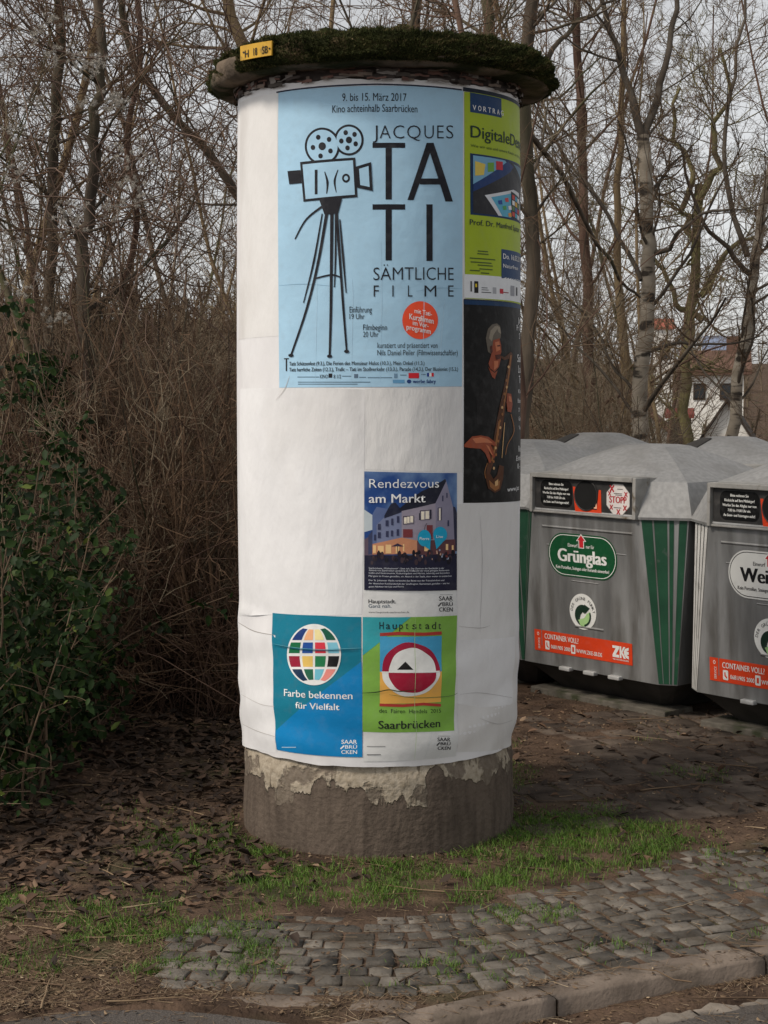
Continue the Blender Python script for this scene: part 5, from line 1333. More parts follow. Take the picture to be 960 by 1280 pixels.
def spin(x, y):
    a_ = ROW_RZ + R(36); return (x + 0.6 * math.sin(a_), y - 0.6 * math.cos(a_), 0)
c1 = make_container('galvanised container with green corner stripes and a green Grünglas sticker', grnm, 'Grünglas', GRN, WHT, loc=row_at(0), rz=ROW_RZ)
c2 = make_container('galvanised container cut by the right edge with a white sticker', whtm, 'Weißglas', (214, 214, 210), INK2, loc=row_at(1.0), rz=ROW_RZ)
c0 = dup(c1, row_at(-1.0, 0.0, 0.24), ROW_RZ, 1.0, 'galvanised container mostly hidden behind the pillar at the far end of the front row')
cb1 = make_container('galvanised container showing only its hood behind the green-striped one on the left', brnm, 'Braunglas', (96, 56, 30), WHT, stickers=False, loc=spin(1.56, 11.95), rz=ROW_RZ + R(36), dark_facet=True)
cb2 = dup(cb1, spin(2.33, 11.02), ROW_RZ + R(36), 1.0, 'galvanised container showing only its hood behind the row at the right edge')
# concrete slabs under the front containers
slabm = noise_mat('slab_concrete', (0.085, 0.075, 0.062), (0.15, 0.135, 0.11), scale=9, rough=0.95, bump=0.006, bump_scale=45, c3=(0.045, 0.05, 0.025), s3=6, lo3=0.52, hi3=0.66)
def slab(k, label):
    m = MB().box(-0.52, 0.52, 0.10, 0.34, -0.05, 0.030)
    o = m.build('concrete_slab', slabm, None, bevel=0.008); p = row_at(k); o.location = (p[0], p[1], 0.004); o.rotation_euler = (0, 0, ROW_RZ + R(1.5 * k))
    return tag(o, label, 'concrete slab', 'slabs under the containers')
slab(0.0, 'low concrete slab under the container with green stripes'); slab(1.0, 'low concrete slab under the container at the right edge'); slab(-1.0, 'low concrete slab at the far end of the container row behind the pillar')
# ================================================================== HOUSES BEYOND THE TREES
plaster_w = noise_mat('white_plaster', (0.72, 0.70, 0.65), (0.80, 0.78, 0.73), scale=2, rough=0.9, c3=(0.62, 0.59, 0.53), s3=1.2, lo3=0.55, hi3=0.7)
plaster_g = noise_mat('grey_plaster', (0.42, 0.40, 0.36), (0.50, 0.48, 0.43), scale=2, rough=0.9)
tiles_r = noise_mat('red_roof_tiles', (0.26, 0.075, 0.05), (0.34, 0.12, 0.08), scale=3, rough=0.85, stretch=(1, 1, 6))
tiles_b = noise_mat('brown_roof_tiles', (0.11, 0.06, 0.045), (0.17, 0.095, 0.07), scale=3, rough=0.85, stretch=(1, 1, 6))
slate = noise_mat('blue_grey_slate', (0.16, 0.20, 0.29), (0.22, 0.26, 0.36), scale=3, rough=0.6, stretch=(1, 1, 6))
timber = noise_mat('dark_timber', (0.030, 0.022, 0.018), (0.06, 0.045, 0.035), scale=6, rough=0.8)
pane_m, N_, L_, bs_ = new_mat('window_glass')
bs_.inputs['Base Color'].default_value = (0.03, 0.035, 0.04, 1); bs_.inputs['Roughness'].default_value = 0.12
def house(label, px, Y, w, d, z_eave, z_ridge, wall_m, roof_m, rz=0.0, gable_front=True, windows=(), door=None, name='house'):
    x = float(at(px, 500, Y)[0]); zb = float(gz(x, Y)) - 0.3
    t = thing(name, label, 'house', (x, Y, zb), rz)
    he, hr = z_eave - zb, z_ridge - zb
    m = MB(); hw, hd = w / 2, d / 2
    if gable_front:
        prof = [(-hw, 0), (hw, 0), (hw, he), (0, hr), (-hw, he)]
        m.rings([[(a_, -hd, b_) for a_, b_ in prof], [(a_, hd, b_) for a_, b_ in prof]])
    else:
        prof = [(-hd, 0), (hd, 0), (hd, he), (0, hr), (-hd, he)]
        m.rings([[(-hw, a_, b_) for a_, b_ in prof], [(hw, a_, b_) for a_, b_ in prof]])
    m.build('wall', wall_m, t)
    r = MB(); o = min(0.45, 0.14 * w); th_ = 0.22 if w > 1.5 else 0.10
    span = hw if gable_front else hd; ln = hd if gable_front else hw
    k = (hr - he) / span
    for s in (-1, 1):
        pts = [(s * (span + o), he - k * o + 0.03), (0, hr + 0.03), (0, hr + 0.03 + th_), (s * (span + o), he - k * o + 0.03 + th_)]
        if gable_front: r.rings([[(a_, -ln - o, b_) for a_, b_ in pts], [(a_, ln + o, b_) for a_, b_ in pts]])
        else: r.rings([[(-ln - o, a_, b_) for a_, b_ in pts], [(ln + o, a_, b_) for a_, b_ in pts]])
    rf = r.build('roof', roof_m, t)
    fy = -hd if gable_front else -hd
    for (wx, wz0, wz1, ww) in windows:
        f = MB().box(wx - ww / 2 - 0.08, wx + ww / 2 + 0.08, fy - 0.05, fy + 0.02, wz0 - zb - 0.08, wz1 - zb + 0.08).build('window', timber, t)
        MB().box(wx - ww / 2, wx + ww / 2, fy - 0.07, fy - 0.052, wz0 - zb, wz1 - zb).build('pane', pane_m, f)
    if door:
        MB().box(door[0], door[1], fy - 0.06, fy + 0.02, 0.2, door[2] - zb).build('door', timber, t)
    if w < 2: return t
    c = MB().box(span * 0.35 - 0.3, span * 0.35 + 0.3, 0.4, 1.0, he, hr + 0.7) if gable_front else MB().box(w * 0.2, w * 0.2 + 0.7, -0.35, 0.35, he, hr + 0.9)
    c.build('chimney', tiles_b, rf)
    return t
house('white gabled house with dark eaves and dark tall openings beyond the birches', 911, 46, 1.5, 4, 0.25, 1.40, plaster_w, timber, rz=R(-13), windows=((-0.14, -2.0, 0.0, 0.16), (0.40, -2.0, -0.05, 0.12)))
house('pale grey gabled house half hidden behind the forking birch trunk', 788, 52, 2.6, 6, 0.3, 1.45, plaster_g, tiles_b, rz=R(-9), windows=((-0.5, -1.8, -0.6, 0.6), (0.6, -1.8, -0.6, 0.6)))
house('low dark shed with a red roof left of the white gabled house', 850, 44, 0.6, 1.0, 0.98, 1.12, timber, noise_mat('dull_red_tiles', (0.15, 0.036, 0.030), (0.20, 0.055, 0.042), scale=3, rough=0.9), rz=R(-11), gable_front=False, windows=((-0.2, -1.2, -0.2, 0.3),), name='garden_shed')
house('wide house under a rusty brown roof farther up the slope', 893, 78, 2.6, 4, 2.5, 3.3, plaster_w, noise_mat('rusty_roof_tiles', (0.105, 0.060, 0.044), (0.150, 0.085, 0.062), scale=2, rough=0.9), rz=R(-11), gable_front=False, windows=((-0.7, 1.3, 1.9, 0.4), (0.5, 1.3, 1.9, 0.4)))
house('farthest house with a blue-grey roof above the rusty roof', 899, 98, 1.6, 4, 3.7, 4.6, plaster_w, slate, rz=R(-12), gable_front=False)
house('small far house with a bright red roof left of the blue-grey one', 828, 92, 0.9, 2.5, 5.0, 5.5, plaster_w, tiles_r, rz=R(-6), gable_front=False, windows=((0.0, 3.4, 4.3, 0.4),))
# ================================================================== TREES, BUSHES, VINES
bark_dark = noise_mat('dark_bark', (0.0575, 0.046, 0.0358), (0.1365, 0.1092, 0.0825), scale=9, rough=0.95, detail=7, stretch=(1, 1, 0.25), bump=0.015, bump_scale=22, c3=(0.060, 0.062, 0.034), s3=2.5, lo3=0.5, hi3=0.7, spec=0.1)
bark_moss = noise_mat('mossy_bark', (0.0676, 0.0559, 0.0396), (0.1365, 0.1144, 0.0792), scale=9, rough=0.95, detail=7, stretch=(1, 1, 0.25), bump=0.012, bump_scale=22, c3=(0.080, 0.082, 0.036), s3=2.0, lo3=0.42, hi3=0.62, spec=0.1)
bark_olive = noise_mat('olive_lichen_bark', (0.115, 0.105, 0.050), (0.19, 0.165, 0.080), scale=7, rough=0.95, detail=6, c3=(0.08, 0.065, 0.045), s3=3, lo3=0.5, hi3=0.65, spec=0.1)
bark_tan = noise_mat('tan_bark', (0.16, 0.115, 0.065), (0.23, 0.17, 0.10), scale=7, rough=0.95, stretch=(1, 1, 0.3), bump=0.01, bump_scale=20, spec=0.1)
bark_red = noise_mat('reddish_bark', (0.084, 0.0504, 0.0384), (0.15, 0.096, 0.072), scale=9, rough=0.95, stretch=(1, 1, 0.3), bump=0.01, bump_scale=20, spec=0.1)
birch_bark = noise_mat('birch_bark', (0.40, 0.35, 0.28), (0.20, 0.165, 0.125), scale=1.2, rough=0.85, detail=5, stretch=(2.2, 2.2, 5.5), c3=(0.050, 0.041, 0.033), s3=2.0, lo3=0.54, hi3=0.62, bump=0.006, bump_scale=20, spec=0.15)
bark_birch_limb = noise_mat('birch_limb_bark', (0.060, 0.048, 0.038), (0.13, 0.110, 0.088), scale=5, rough=0.9, spec=0.1)
twig_brown = noise_mat('brown_twigs', (0.1087, 0.0757, 0.0507), (0.1848, 0.1304, 0.087), scale=3, rough=0.9, spec=0.15)
twig_red = noise_mat('reddish_twigs', (0.1049, 0.0658, 0.043), (0.1675, 0.1072, 0.0672), scale=3, rough=0.9, spec=0.15)
twig_grey = noise_mat('grey_twigs', (0.1631, 0.1304, 0.0906), (0.2718, 0.2207, 0.154), scale=3, rough=0.9, spec=0.15)
twig_olive = noise_mat('olive_twigs', (0.1495, 0.1316, 0.0662), (0.2392, 0.2093, 0.1034), scale=3, rough=0.9, spec=0.15)

def resample(P, n, wob, g):
    P = np.array(P, float); m = len(P); t = np.linspace(0, m - 1, n); out = []
    for u in t:
        i = min(int(u), m - 2); f = u - i
        p0, p1, p2, p3 = P[max(i - 1, 0)], P[i], P[i + 1], P[min(i + 2, m - 1)]
        out.append(0.5 * ((2 * p1) + (-p0 + p2) * f + (2 * p0 - 5 * p1 + 4 * p2 - p3) * f * f + (-p0 + 3 * p1 - 3 * p2 + p3) * f ** 3))
    out = np.array(out); out[1:-1] += g.normal(0, wob, (n - 2, 3))
    return out
def tree_arrays(g, stems, spec, base):
    """stems: list of (pts (n,3), rad (n)); returns wood and twig meshes, local to base"""
    n1, len1, ang1, t0, k2, k3, k4, up, wand, rmin = (spec[k] for k in ('n1', 'len1', 'ang', 't0', 'k2', 'k3', 'k4', 'up', 'wander', 'rmin'))
    wood, limbs, twigs = [], [], []
    L1p, L1d, L1l, L1r = [], [], [], []
    for k_, (pts, rad, share) in enumerate(stems):
        (wood if k_ == 0 else limbs).append(tubes((pts - base)[None], rad[None], 9))
        a = spawn(g, pts[None], rad[None], max(1, int(n1 * share)), t0, 1.0, ang1, 1.0, 0.30, np.array([len1]))
        for lst, v in zip((L1p, L1d, L1l, L1r), a): lst.append(v)
    p, d, L, r = (np.concatenate(v) for v in (L1p, L1d, L1l, L1r))
    r = np.maximum(r, rmin * 2.2)
    P1, R1 = grow(g, p, d, L, r, 9, wand, up)
    limbs.append(tubes(P1 - base, R1, 6))
    p, d, l2, r = spawn(g, P1, R1, k2, 0.12, 1.0, 42, 0.52, 0.6, L); r = np.maximum(r, rmin * 1.5)
    P2, R2_ = grow(g, p, d, l2, r, 7, wand * 1.25, up)
    twigs.append(tubes(P2 - base, R2_, 4))
    p, d, l3, r = spawn(g, P2, R2_, k3, 0.10, 1.0, 42, 0.55, 0.65, l2); r = np.maximum(r, rmin * 1.1)
    P3, R3 = grow(g, p, d, l3, r, 6, wand * 1.3, up * 0.8)
    twigs.append(tubes(P3 - base, R3, 3))
    if k4:
        p, d, l4, r = spawn(g, P3, R3, k4, 0.10, 1.0, 40, 0.55, 0.8, l3); r = np.maximum(r, rmin * 0.8)
        P4, R4 = grow(g, p, d, l4, r, 5, wand * 1.3, up * 0.5)
        twigs.append(tubes(P4 - base, R4, 3))
    return join(wood), join(limbs), join(twigs)
SPEC = dict(n1=12, len1=2.2, ang=52, t0=0.25, k2=6, k3=5, k4=3, up=0.05, wander=0.13, rmin=0.0022)
def tree(name, label, stems, wood_m, twig_m, seed, group=None, cat='tree', limb_m=None, **over):
    g = np.random.default_rng(seed); spec = {**SPEC, **over}
    base = stems[0][0][0].copy()
    t = thing(name, label, cat, tuple(base), 0, group)
    (wv, wf), (lv, lf), (tv, tf) = tree_arrays(g, stems, spec, base)
    mesh_np('trunk', wv, wf, wood_m, t, smooth=True)
    mesh_np('crown', np.concatenate([lv, tv]), np.concatenate([lf, tf + len(lv)]), [limb_m or wood_m, twig_m], t, midx=np.repeat([0, 1], [len(lf), len(tf)]))
    return t
def stem(g, pxs, Y, r0, r1, n=18, share=1.0, wob=0.012, dY=0.0, root=True):
    """photo polyline at depth Y -> stem; carried down to the ground when it is a trunk"""
    P = [at(px, py, Y + dY * i / max(1, len(pxs) - 1)) for i, (px, py) in enumerate(pxs)]
    if root:
        b = P[0].copy(); zg = float(gz(b[0], b[1])) - 0.05
        if b[2] > zg + 0.1: P = [np.array([b[0] + 0.02, b[1], zg])] + P
        else: P[0][2] = zg
    pts = resample(P, n, wob, g); rad = r0 + (r1 - r0) * np.linspace(0, 1, n) ** 0.8
    if root: rad[0] *= 1.35
    return (pts, rad, share)

g = np.random.default_rng(11)
tree('birch', 'pale birch forking above the containers, the trunk nearest to their hoods',
     [stem(g, [(799, 600), (801, 520), (806, 430), (811, 330), (807, 250), (803, 170)], 14.5, 0.082, 0.056, 22, 0.5),
      stem(g, [(803, 172), (786, 110), (765, 50), (738, -40), (715, -140)], 14.5, 0.040, 0.014, 14, 0.5, root=False), stem(g, [(803, 175), (823, 120), (838, 50), (846, -40), (856, -140)], 14.5, 0.042, 0.014, 14, 0.5, root=False, dY=0.6),
      stem(g, [(812, 318), (834, 312), (851, 288), (880, 270), (915, 262)], 14.5, 0.026, 0.010, 12, 0.35, root=False, dY=-0.5), stem(g, [(802, 350), (776, 300), (742, 240), (702, 190), (668, 130)], 14.5, 0.024, 0.008, 12, 0.35, root=False, dY=0.7),
      stem(g, [(801, 500), (772, 465), (740, 405), (705, 372)], 14.5, 0.017, 0.006, 10, 0.3, root=False, dY=0.4), stem(g, [(806, 440), (850, 428), (905, 432), (950, 420)], 14.5, 0.018, 0.007, 10, 0.3, root=False, dY=0.3)],
     birch_bark, twig_brown, 21, n1=18, len1=1.6, k2=7, k3=5, k4=4, limb_m=bark_birch_limb)
tree('birch', 'leaning birch at the right edge in front of the white gabled house',
     [stem(g, [(902, 600), (916, 530), (925, 450), (938, 380), (946, 310), (960, 230), (978, 110), (990, -20)], 15.5, 0.070, 0.034, 24, 0.9),
      stem(g, [(941, 345), (910, 312), (882, 285), (862, 235), (850, 180)], 15.5, 0.030, 0.010, 12, 0.4, root=False, dY=-0.5), stem(g, [(934, 320), (914, 255), (904, 185), (916, 100), (932, 10), (936, -60)], 15.5, 0.030, 0.011, 14, 0.5, root=False, dY=0.8)],
     birch_bark, twig_brown, 22, n1=16, len1=1.6, k2=7, k3=5, k4=4, limb_m=bark_birch_limb)
tree('bare_tree', 'dark mossy trunk rising close behind the right side of the pillar',
     [stem(g, [(654, 640), (653, 540), (660, 430), (667, 330), (662, 250), (656, 160), (657, 60), (668, 0), (676, -60)], 12.0, 0.060, 0.046, 26, 0.8, wob=0.006),
      stem(g, [(663, 110), (690, 60), (722, 30), (770, 0)], 12, 0.026, 0.010, 10, 0.4, root=False, dY=0.5), stem(g, [(660, 165), (700, 215), (742, 290), (778, 352), (800, 372)], 12, 0.022, 0.010, 12, 0.4, root=False, dY=1.6)],
     bark_dark, twig_grey, 23, n1=9, len1=1.5, t0=0.45, k3=5)
tree('bare_tree', 'slim reddish trunk left of the forking birch', [stem(g, [(741, 580), (738, 480), (733, 330), (728, 180), (722, 40), (718, -60)], 19, 0.085, 0.04, 20)], bark_red, twig_red, 24, n1=16, len1=2.2, t0=0.2)
tree('bare_tree', 'tan bare trunk close left of the birch foot', [stem(g, [(783, 590), (783, 500), (778, 400), (772, 280), (775, 150), (780, 0)], 20, 0.085, 0.03, 20)], bark_tan, twig_brown, 25, n1=14, len1=2.4, t0=0.25)
tree('bare_tree', 'gnarled yellow-green tree with crooked limbs between the two birches',
     [stem(g, [(858, 580), (858, 480), (866, 390), (870, 300), (874, 230)], 23, 0.085, 0.06, 16, 0.5, wob=0.03), stem(g, [(872, 300), (850, 262), (862, 220), (845, 170), (850, 110)], 23, 0.06, 0.02, 12, 0.5, root=False, wob=0.04), stem(g, [(873, 250), (895, 210), (888, 165), (905, 120), (900, 60)], 23, 0.06, 0.02, 12, 0.5, root=False, wob=0.04),
      stem(g, [(876, 370), (905, 330), (925, 300), (950, 290)], 23, 0.05, 0.02, 10, 0.4, root=False, wob=0.04), stem(g, [(878, 400), (845, 375), (828, 335), (800, 300)], 23, 0.05, 0.02, 10, 0.4, root=False, wob=0.04)],
     bark_olive, twig_olive, 26, n1=16, len1=1.9, wander=0.26, up=0.02, rmin=0.004)
tree('bare_tree', 'bare tree whose trunk rises behind the middle of the mossy cap', [stem(g, [(505, 640), (508, 400), (512, 200), (516, 60), (524, -30), (520, -110)], 13.5, 0.06, 0.035, 20)], bark_dark, twig_red, 27, n1=22, len1=1.7, t0=0.35)
tree('bare_tree', 'bare tree whose trunk rises behind the right half of the mossy cap', [stem(g, [(600, 640), (604, 400), (608, 200), (612, 60), (606, -30), (612, -110)], 15, 0.075, 0.045, 20)], bark_moss, twig_brown, 28, n1=20, len1=1.8, t0=0.35)
tree('bare_tree', 'leaning pale-barked trunk meeting the left end of the mossy cap', [stem(g, [(362, 620), (352, 420), (338, 240), (318, 120), (300, 52), (282, -10), (262, -80)], 12.6, 0.07, 0.04, 20)], bark_tan, twig_brown, 29, n1=14, len1=1.6, t0=0.45)
tree('bare_tree', 'dark upright trunk at the far left behind the evergreen shrub', [stem(g, [(56, 700), (60, 520), (62, 380), (66, 220), (72, 90), (74, -60)], 10.6, 0.044, 0.030, 22, wob=0.008)], bark_dark, twig_red, 30, n1=16, len1=1.3, t0=0.3)
tree('bare_tree', 'crooked trunk wrapped in hanging vines at the left', [stem(g, [(112, 720), (112, 560), (107, 430), (104, 330), (112, 262), (119, 196), (116, 150), (127, 90), (124, 20), (112, -60)], 10.1, 0.052, 0.026, 26, wob=0.01)], bark_dark, twig_red, 31, n1=18, len1=1.3, t0=0.3)
tree('bare_tree', 'dark limb-like trunk slanting from the upper left down towards the pillar', [stem(g, [(372, 560), (340, 320), (300, 250), (240, 170), (190, 110), (160, 50), (150, -60)], 11.6, 0.036, 0.024, 22, wob=0.012)], bark_dark, twig_brown, 32, n1=16, len1=1.3, t0=0.3)
tree('bare_tree', 'thin curved trunk beside the vine-wrapped tree', [stem(g, [(150, 760), (140, 560), (150, 400), (172, 280), (160, 170), (176, 80), (168, -60)], 11.2, 0.028, 0.018, 22, wob=0.012)], bark_red, twig_red, 33, n1=16, len1=1.3, t0=0.3)
tree('birch', 'very thin white birch stem deep in the thicket left of the pillar', [stem(g, [(230, 690), (226, 630), (215, 560), (213, 480), (214, 400), (221, 300), (226, 200)], 14.6, 0.024, 0.012, 20, wob=0.01), stem(g, [(214, 512), (200, 506), (182, 510), (160, 508)], 14.6, 0.010, 0.005, 8, 0.3, root=False)], birch_bark, twig_brown, 34, n1=8, len1=1.0, t0=0.5)

# --- saplings of the thicket: four built, the rest copies
def kit(seed, wood_m, twig_m, h, r0, **over):
    g = np.random.default_rng(seed); n = 16
    P = [np.array([0, 0, -0.1])]; d = np.array([g.normal(0, .06), g.normal(0, .06), 1.0])
    for i in range(5):
        d = d + np.array([g.normal(0, .13), g.normal(0, .13), 0]); d /= np.linalg.norm(d); P.append(P[-1] + d * h / 5)
    pts = resample(P, n, 0.015, g); rad = r0 * (1 - 0.72 * np.linspace(0, 1, n))
    return tree('bare_tree', THK, [(pts, rad, 1.0)], wood_m, twig_m, seed, group='bare trees of the thicket', **over)
THK = 'slender leafless tree among many in the thicket behind the pillar'
kits = [kit(41, bark_dark, twig_red, 6.5, 0.025, n1=26, len1=1.5, t0=0.12, k2=6, k3=4, k4=3, rmin=0.0024), kit(42, bark_red, twig_brown, 7.5, 0.029, n1=28, len1=1.7, t0=0.12, k2=6, k3=4, k4=3, rmin=0.0024),
        kit(43, bark_moss, twig_grey, 7.0, 0.024, n1=26, len1=1.5, t0=0.12, k2=6, k3=4, k4=3, rmin=0.0024), kit(44, bark_tan, twig_brown, 8.5, 0.036, n1=30, len1=2.0, t0=0.15, k2=6, k3=4, k4=3, rmin=0.0024)]
pr = np.random.default_rng(5); spots = []
def place(n, xr, yr, mind):
    k = 0; tries = 0
    while k < n and tries < 4000:
        tries += 1
        Y = pr.uniform(*yr); px = pr.uniform(*xr); x = (px - 480) / F_PX * Y
        if all((x - a) ** 2 + (Y - b) ** 2 > mind * mind for a, b in spots): spots.append((x, Y)); k += 1
place(5, (-60, 330), (9.6, 14), 0.5); place(6, (-80, 420), (14, 24), 0.8); place(4, (420, 640), (10, 16), 0.6); place(5, (660, 860), (18, 26), 0.8); place(4, (640, 860), (26, 36), 1.0); place(2, (965, 1040), (18, 26), 1.0)
place(6, (-80, 400), (24, 44), 1.3)
for i, (x, Y) in enumerate(spots):
    z = float(gz(x, Y)); o = kits[i % 4]; s = pr.uniform(0.8, 1.2) * (1.0 if Y < 20 else 1.25)
    if i < 4: o.location = (x, Y, z); o.scale = (s,) * 3
    else: dup(o, (x, Y, z), pr.uniform(0, 6.28), s)

# --- bare bushes: many stems from one foot
def bush_kit(seed, h, n0, spread, twig_m, wood_m):
    g = np.random.default_rng(seed)
    a = g.uniform(0, 6.28, n0); le = np.abs(g.normal(0, spread, n0))
    p = np.stack([np.cos(a) * 0.12 * g.random(n0), np.sin(a) * 0.12 * g.random(n0), np.full(n0, -0.05)], 1)
    P1, R1 = grow(g, p, np.stack([np.cos(a) * le, np.sin(a) * le, np.ones(n0)], 1), h * g.uniform(0.6, 1.15, n0), g.uniform(0.005, 0.012, n0), 9, 0.10, -0.015)
    L = h * np.ones(n0)
    p, d, l2, r = spawn(g, P1, R1, 9, 0.1, 1.0, 38, 0.40, 0.6, L); P2, R2_ = grow(g, p, d, l2, np.maximum(r, 0.003), 6, 0.16, 0.0)
    p, d, l3, r = spawn(g, P2, R2_, 5, 0.1, 1.0, 42, 0.5, 0.7, l2); P3, R3 = grow(g, p, d, l3, np.maximum(r, 0.0024), 5, 0.18, -0.01)
    t = thing('bare_bush', 'leafless many-stemmed bush among others in the brown thicket', 'bush', (0, 0, 0), 0, 'bare bushes of the thicket')
    v, f = tubes(P1, R1, 5); mesh_np('stems', v, f, wood_m, t, smooth=True)
    v, f = join([tubes(P2, R2_, 3), tubes(P3, R3, 3)]); mesh_np('crown', v, f, twig_m, t)
    return t
bk = [bush_kit(61, 1.9, 26, 0.42, twig_red, twig_red), bush_kit(62, 2.4, 24, 0.35, twig_brown, bark_dark), bush_kit(63, 1.5, 30, 0.6, twig_red, twig_brown), bush_kit(64, 2.2, 24, 0.4, twig_grey, twig_brown)]
spots2 = spots; spots = []
place(20, (-60, 310), (8.9, 11.5), 0.40); place(30, (-100, 520), (11.5, 17), 0.55); place(10, (650, 790), (13.2, 18), 0.5); place(5, (650, 780), (17, 24), 0.9); place(26, (-120, 700), (17, 28), 0.9)
for i, (x, Y) in enumerate(spots):
    z = float(gz(x, Y)); o = bk[int(pr.integers(0, 4))] if i >= 4 else bk[i]; s = pr.uniform(0.75, 1.15) * (1.0 if Y < 17 else 1.3)
    if x > 0.7 and Y < 19: s *= 0.75
    if i < 4: o.location = (x, Y, z); o.scale = (s,) * 3
    else: dup(o, (x, Y, z), pr.uniform(0, 6.28), s)

# --- bramble canes, arching and tangled
g = np.random.default_rng(71)
def canes(n, xr, yr, lr, r, up0):
    px = g.uniform(*xr, n); Y = g.uniform(*yr, n); x = (px - 480) / F_PX * Y
    a = g.uniform(0, 6.28, n); le = np.abs(g.normal(0, 0.55, n))
    P_, R_ = grow(g, np.stack([x, Y, gz(x, Y)], 1), np.stack([np.cos(a) * le, np.sin(a) * le, np.full(n, up0)], 1), g.uniform(*lr, n), g.uniform(*r, n), 11, 0.16, -0.085, 0.5)
    P_[:, :, 2] = np.maximum(P_[:, :, 2], gz(P_[:, :, 0], P_[:, :, 1]) + 0.01)
    p, d, l2, r2 = spawn(g, P_, R_, 5, 0.15, 1.0, 55, 0.16, 0.6, g.uniform(*lr, n)); Q, S = grow(g, p, d, l2, np.maximum(r2, 0.0016), 5, 0.2, -0.03)
    return join([tubes(P_, R_, 3), tubes(Q, S, 3)])
v, f = join([canes(900, (-60, 315), (8.7, 11), (0.9, 2.4), (0.0025, 0.0055), 1.0), canes(1100, (-80, 330), (10.5, 14.5), (1.2, 2.8), (0.003, 0.006), 1.0), canes(420, (645, 800), (13.2, 17), (0.7, 1.6), (0.003, 0.005), 1.0)])
cane_m = noise_mat('bramble_canes', (0.0579, 0.0334, 0.0248), (0.1113, 0.0686, 0.0478), scale=2.5, rough=0.8, spec=0.2)
tag(mesh_np('undergrowth', v, f, cane_m), 'tangle of brown bramble canes filling the thicket', 'brambles', kind='stuff')

# --- climbing vines with feathery seed heads over the trees at the upper left
vine = thing('climbing_vine', 'hanging tangle of climbing vines with fluffy grey seed heads at the upper left', 'climbing plant', tuple(at(112, 700, 9.9)), 0)
vb = np.array(vine.location)
n = 280; px = g.uniform(-30, 330, n); py = g.uniform(-90, 330, n); Y = g.uniform(9.1, 11.4, n)
keep = g.random(n) < np.clip(1.15 - px / 330, 0.25, 1); px, py, Y = px[keep], py[keep], Y[keep]
S0 = np.stack([at(a, b, c) for a, b, c in zip(px, py, Y)]); n = len(S0)
a = g.uniform(0, 6.28, n)
P_, R_ = grow(g, S0, np.stack([np.cos(a), np.sin(a) * 0.6, g.normal(0.1, 0.6, n)], 1), g.uniform(0.9, 3.0, n), g.uniform(0.0018, 0.0055, n), 16, 0.20, -0.05, 0.5)
p, d, l2, r2 = spawn(g, P_, R_, 7, 0.05, 1.0, 60, 0.22, 0.65, np.ones(n) * 1.3); Q, S_ = grow(g, p, d, l2, np.maximum(r2, 0.0015), 6, 0.28, -0.03)
P_ -= vb; Q -= vb
v, f = join([tubes(P_, R_, 4), tubes(Q, S_, 3)])
mesh_np('stems', v, f, noise_mat('vine_stems', (0.085, 0.055, 0.042), (0.17, 0.115, 0.085), scale=3, rough=0.85), vine)
# seed heads
cent = []
for (x, y, k, sp) in ((40, 42, 7, 16), (66, 68, 9, 18), (72, 22, 7, 14), (104, 82, 15, 20), (118, 76, 8, 14), (136, 130, 12, 18), (146, 122, 7, 12), (165, 230, 14, 22), (172, 250, 8, 16), (90, 262, 10, 18), (98, 282, 8, 14), (20, 165, 7, 16), (18, 215, 8, 18), (150, 190, 8, 20), (110, 130, 5, 12), (12, 300, 6, 14), (32, 360, 6, 16), (70, 400, 8, 16), (200, 255, 5, 18), (142, 262, 8, 18), (185, 200, 5, 16), (50, 130, 5, 18), (8, 70, 5, 16)):
    for q_ in range(int(k * 1.8)): cent.append(at(x + g.normal(0, sp * 0.55), y + g.normal(0, sp * 0.45), 9.0 + g.normal(0, 0.12)))
cent = np.array(cent) - vb; m = len(cent); hpn = 60
dirs = g.normal(0, 1, (m, hpn, 3)); dirs /= np.linalg.norm(dirs, axis=2, keepdims=True)
sd = np.cross(dirs, g.normal(0, 1, (m, hpn, 3))); sd /= np.linalg.norm(sd, axis=2, keepdims=True)
ln = g.uniform(0.009, 0.022, (m, hpn, 1)); c_ = cent[:, None]
V = np.stack([c_ + dirs * 0.002 - sd * 0.0016, c_ + dirs * 0.002 + sd * 0.0016, c_ + dirs * ln + sd * g.normal(0, 0.004, (m, hpn, 1))], 2).reshape(-1, 3)
so = mesh_np('seed_heads', V, np.arange(len(V)).reshape(-1, 3), noise_mat('seed_fluff', (0.36, 0.33, 0.29), (0.46, 0.43, 0.38), scale=4, rough=1.0), vine); so['kind'] = 'stuff'

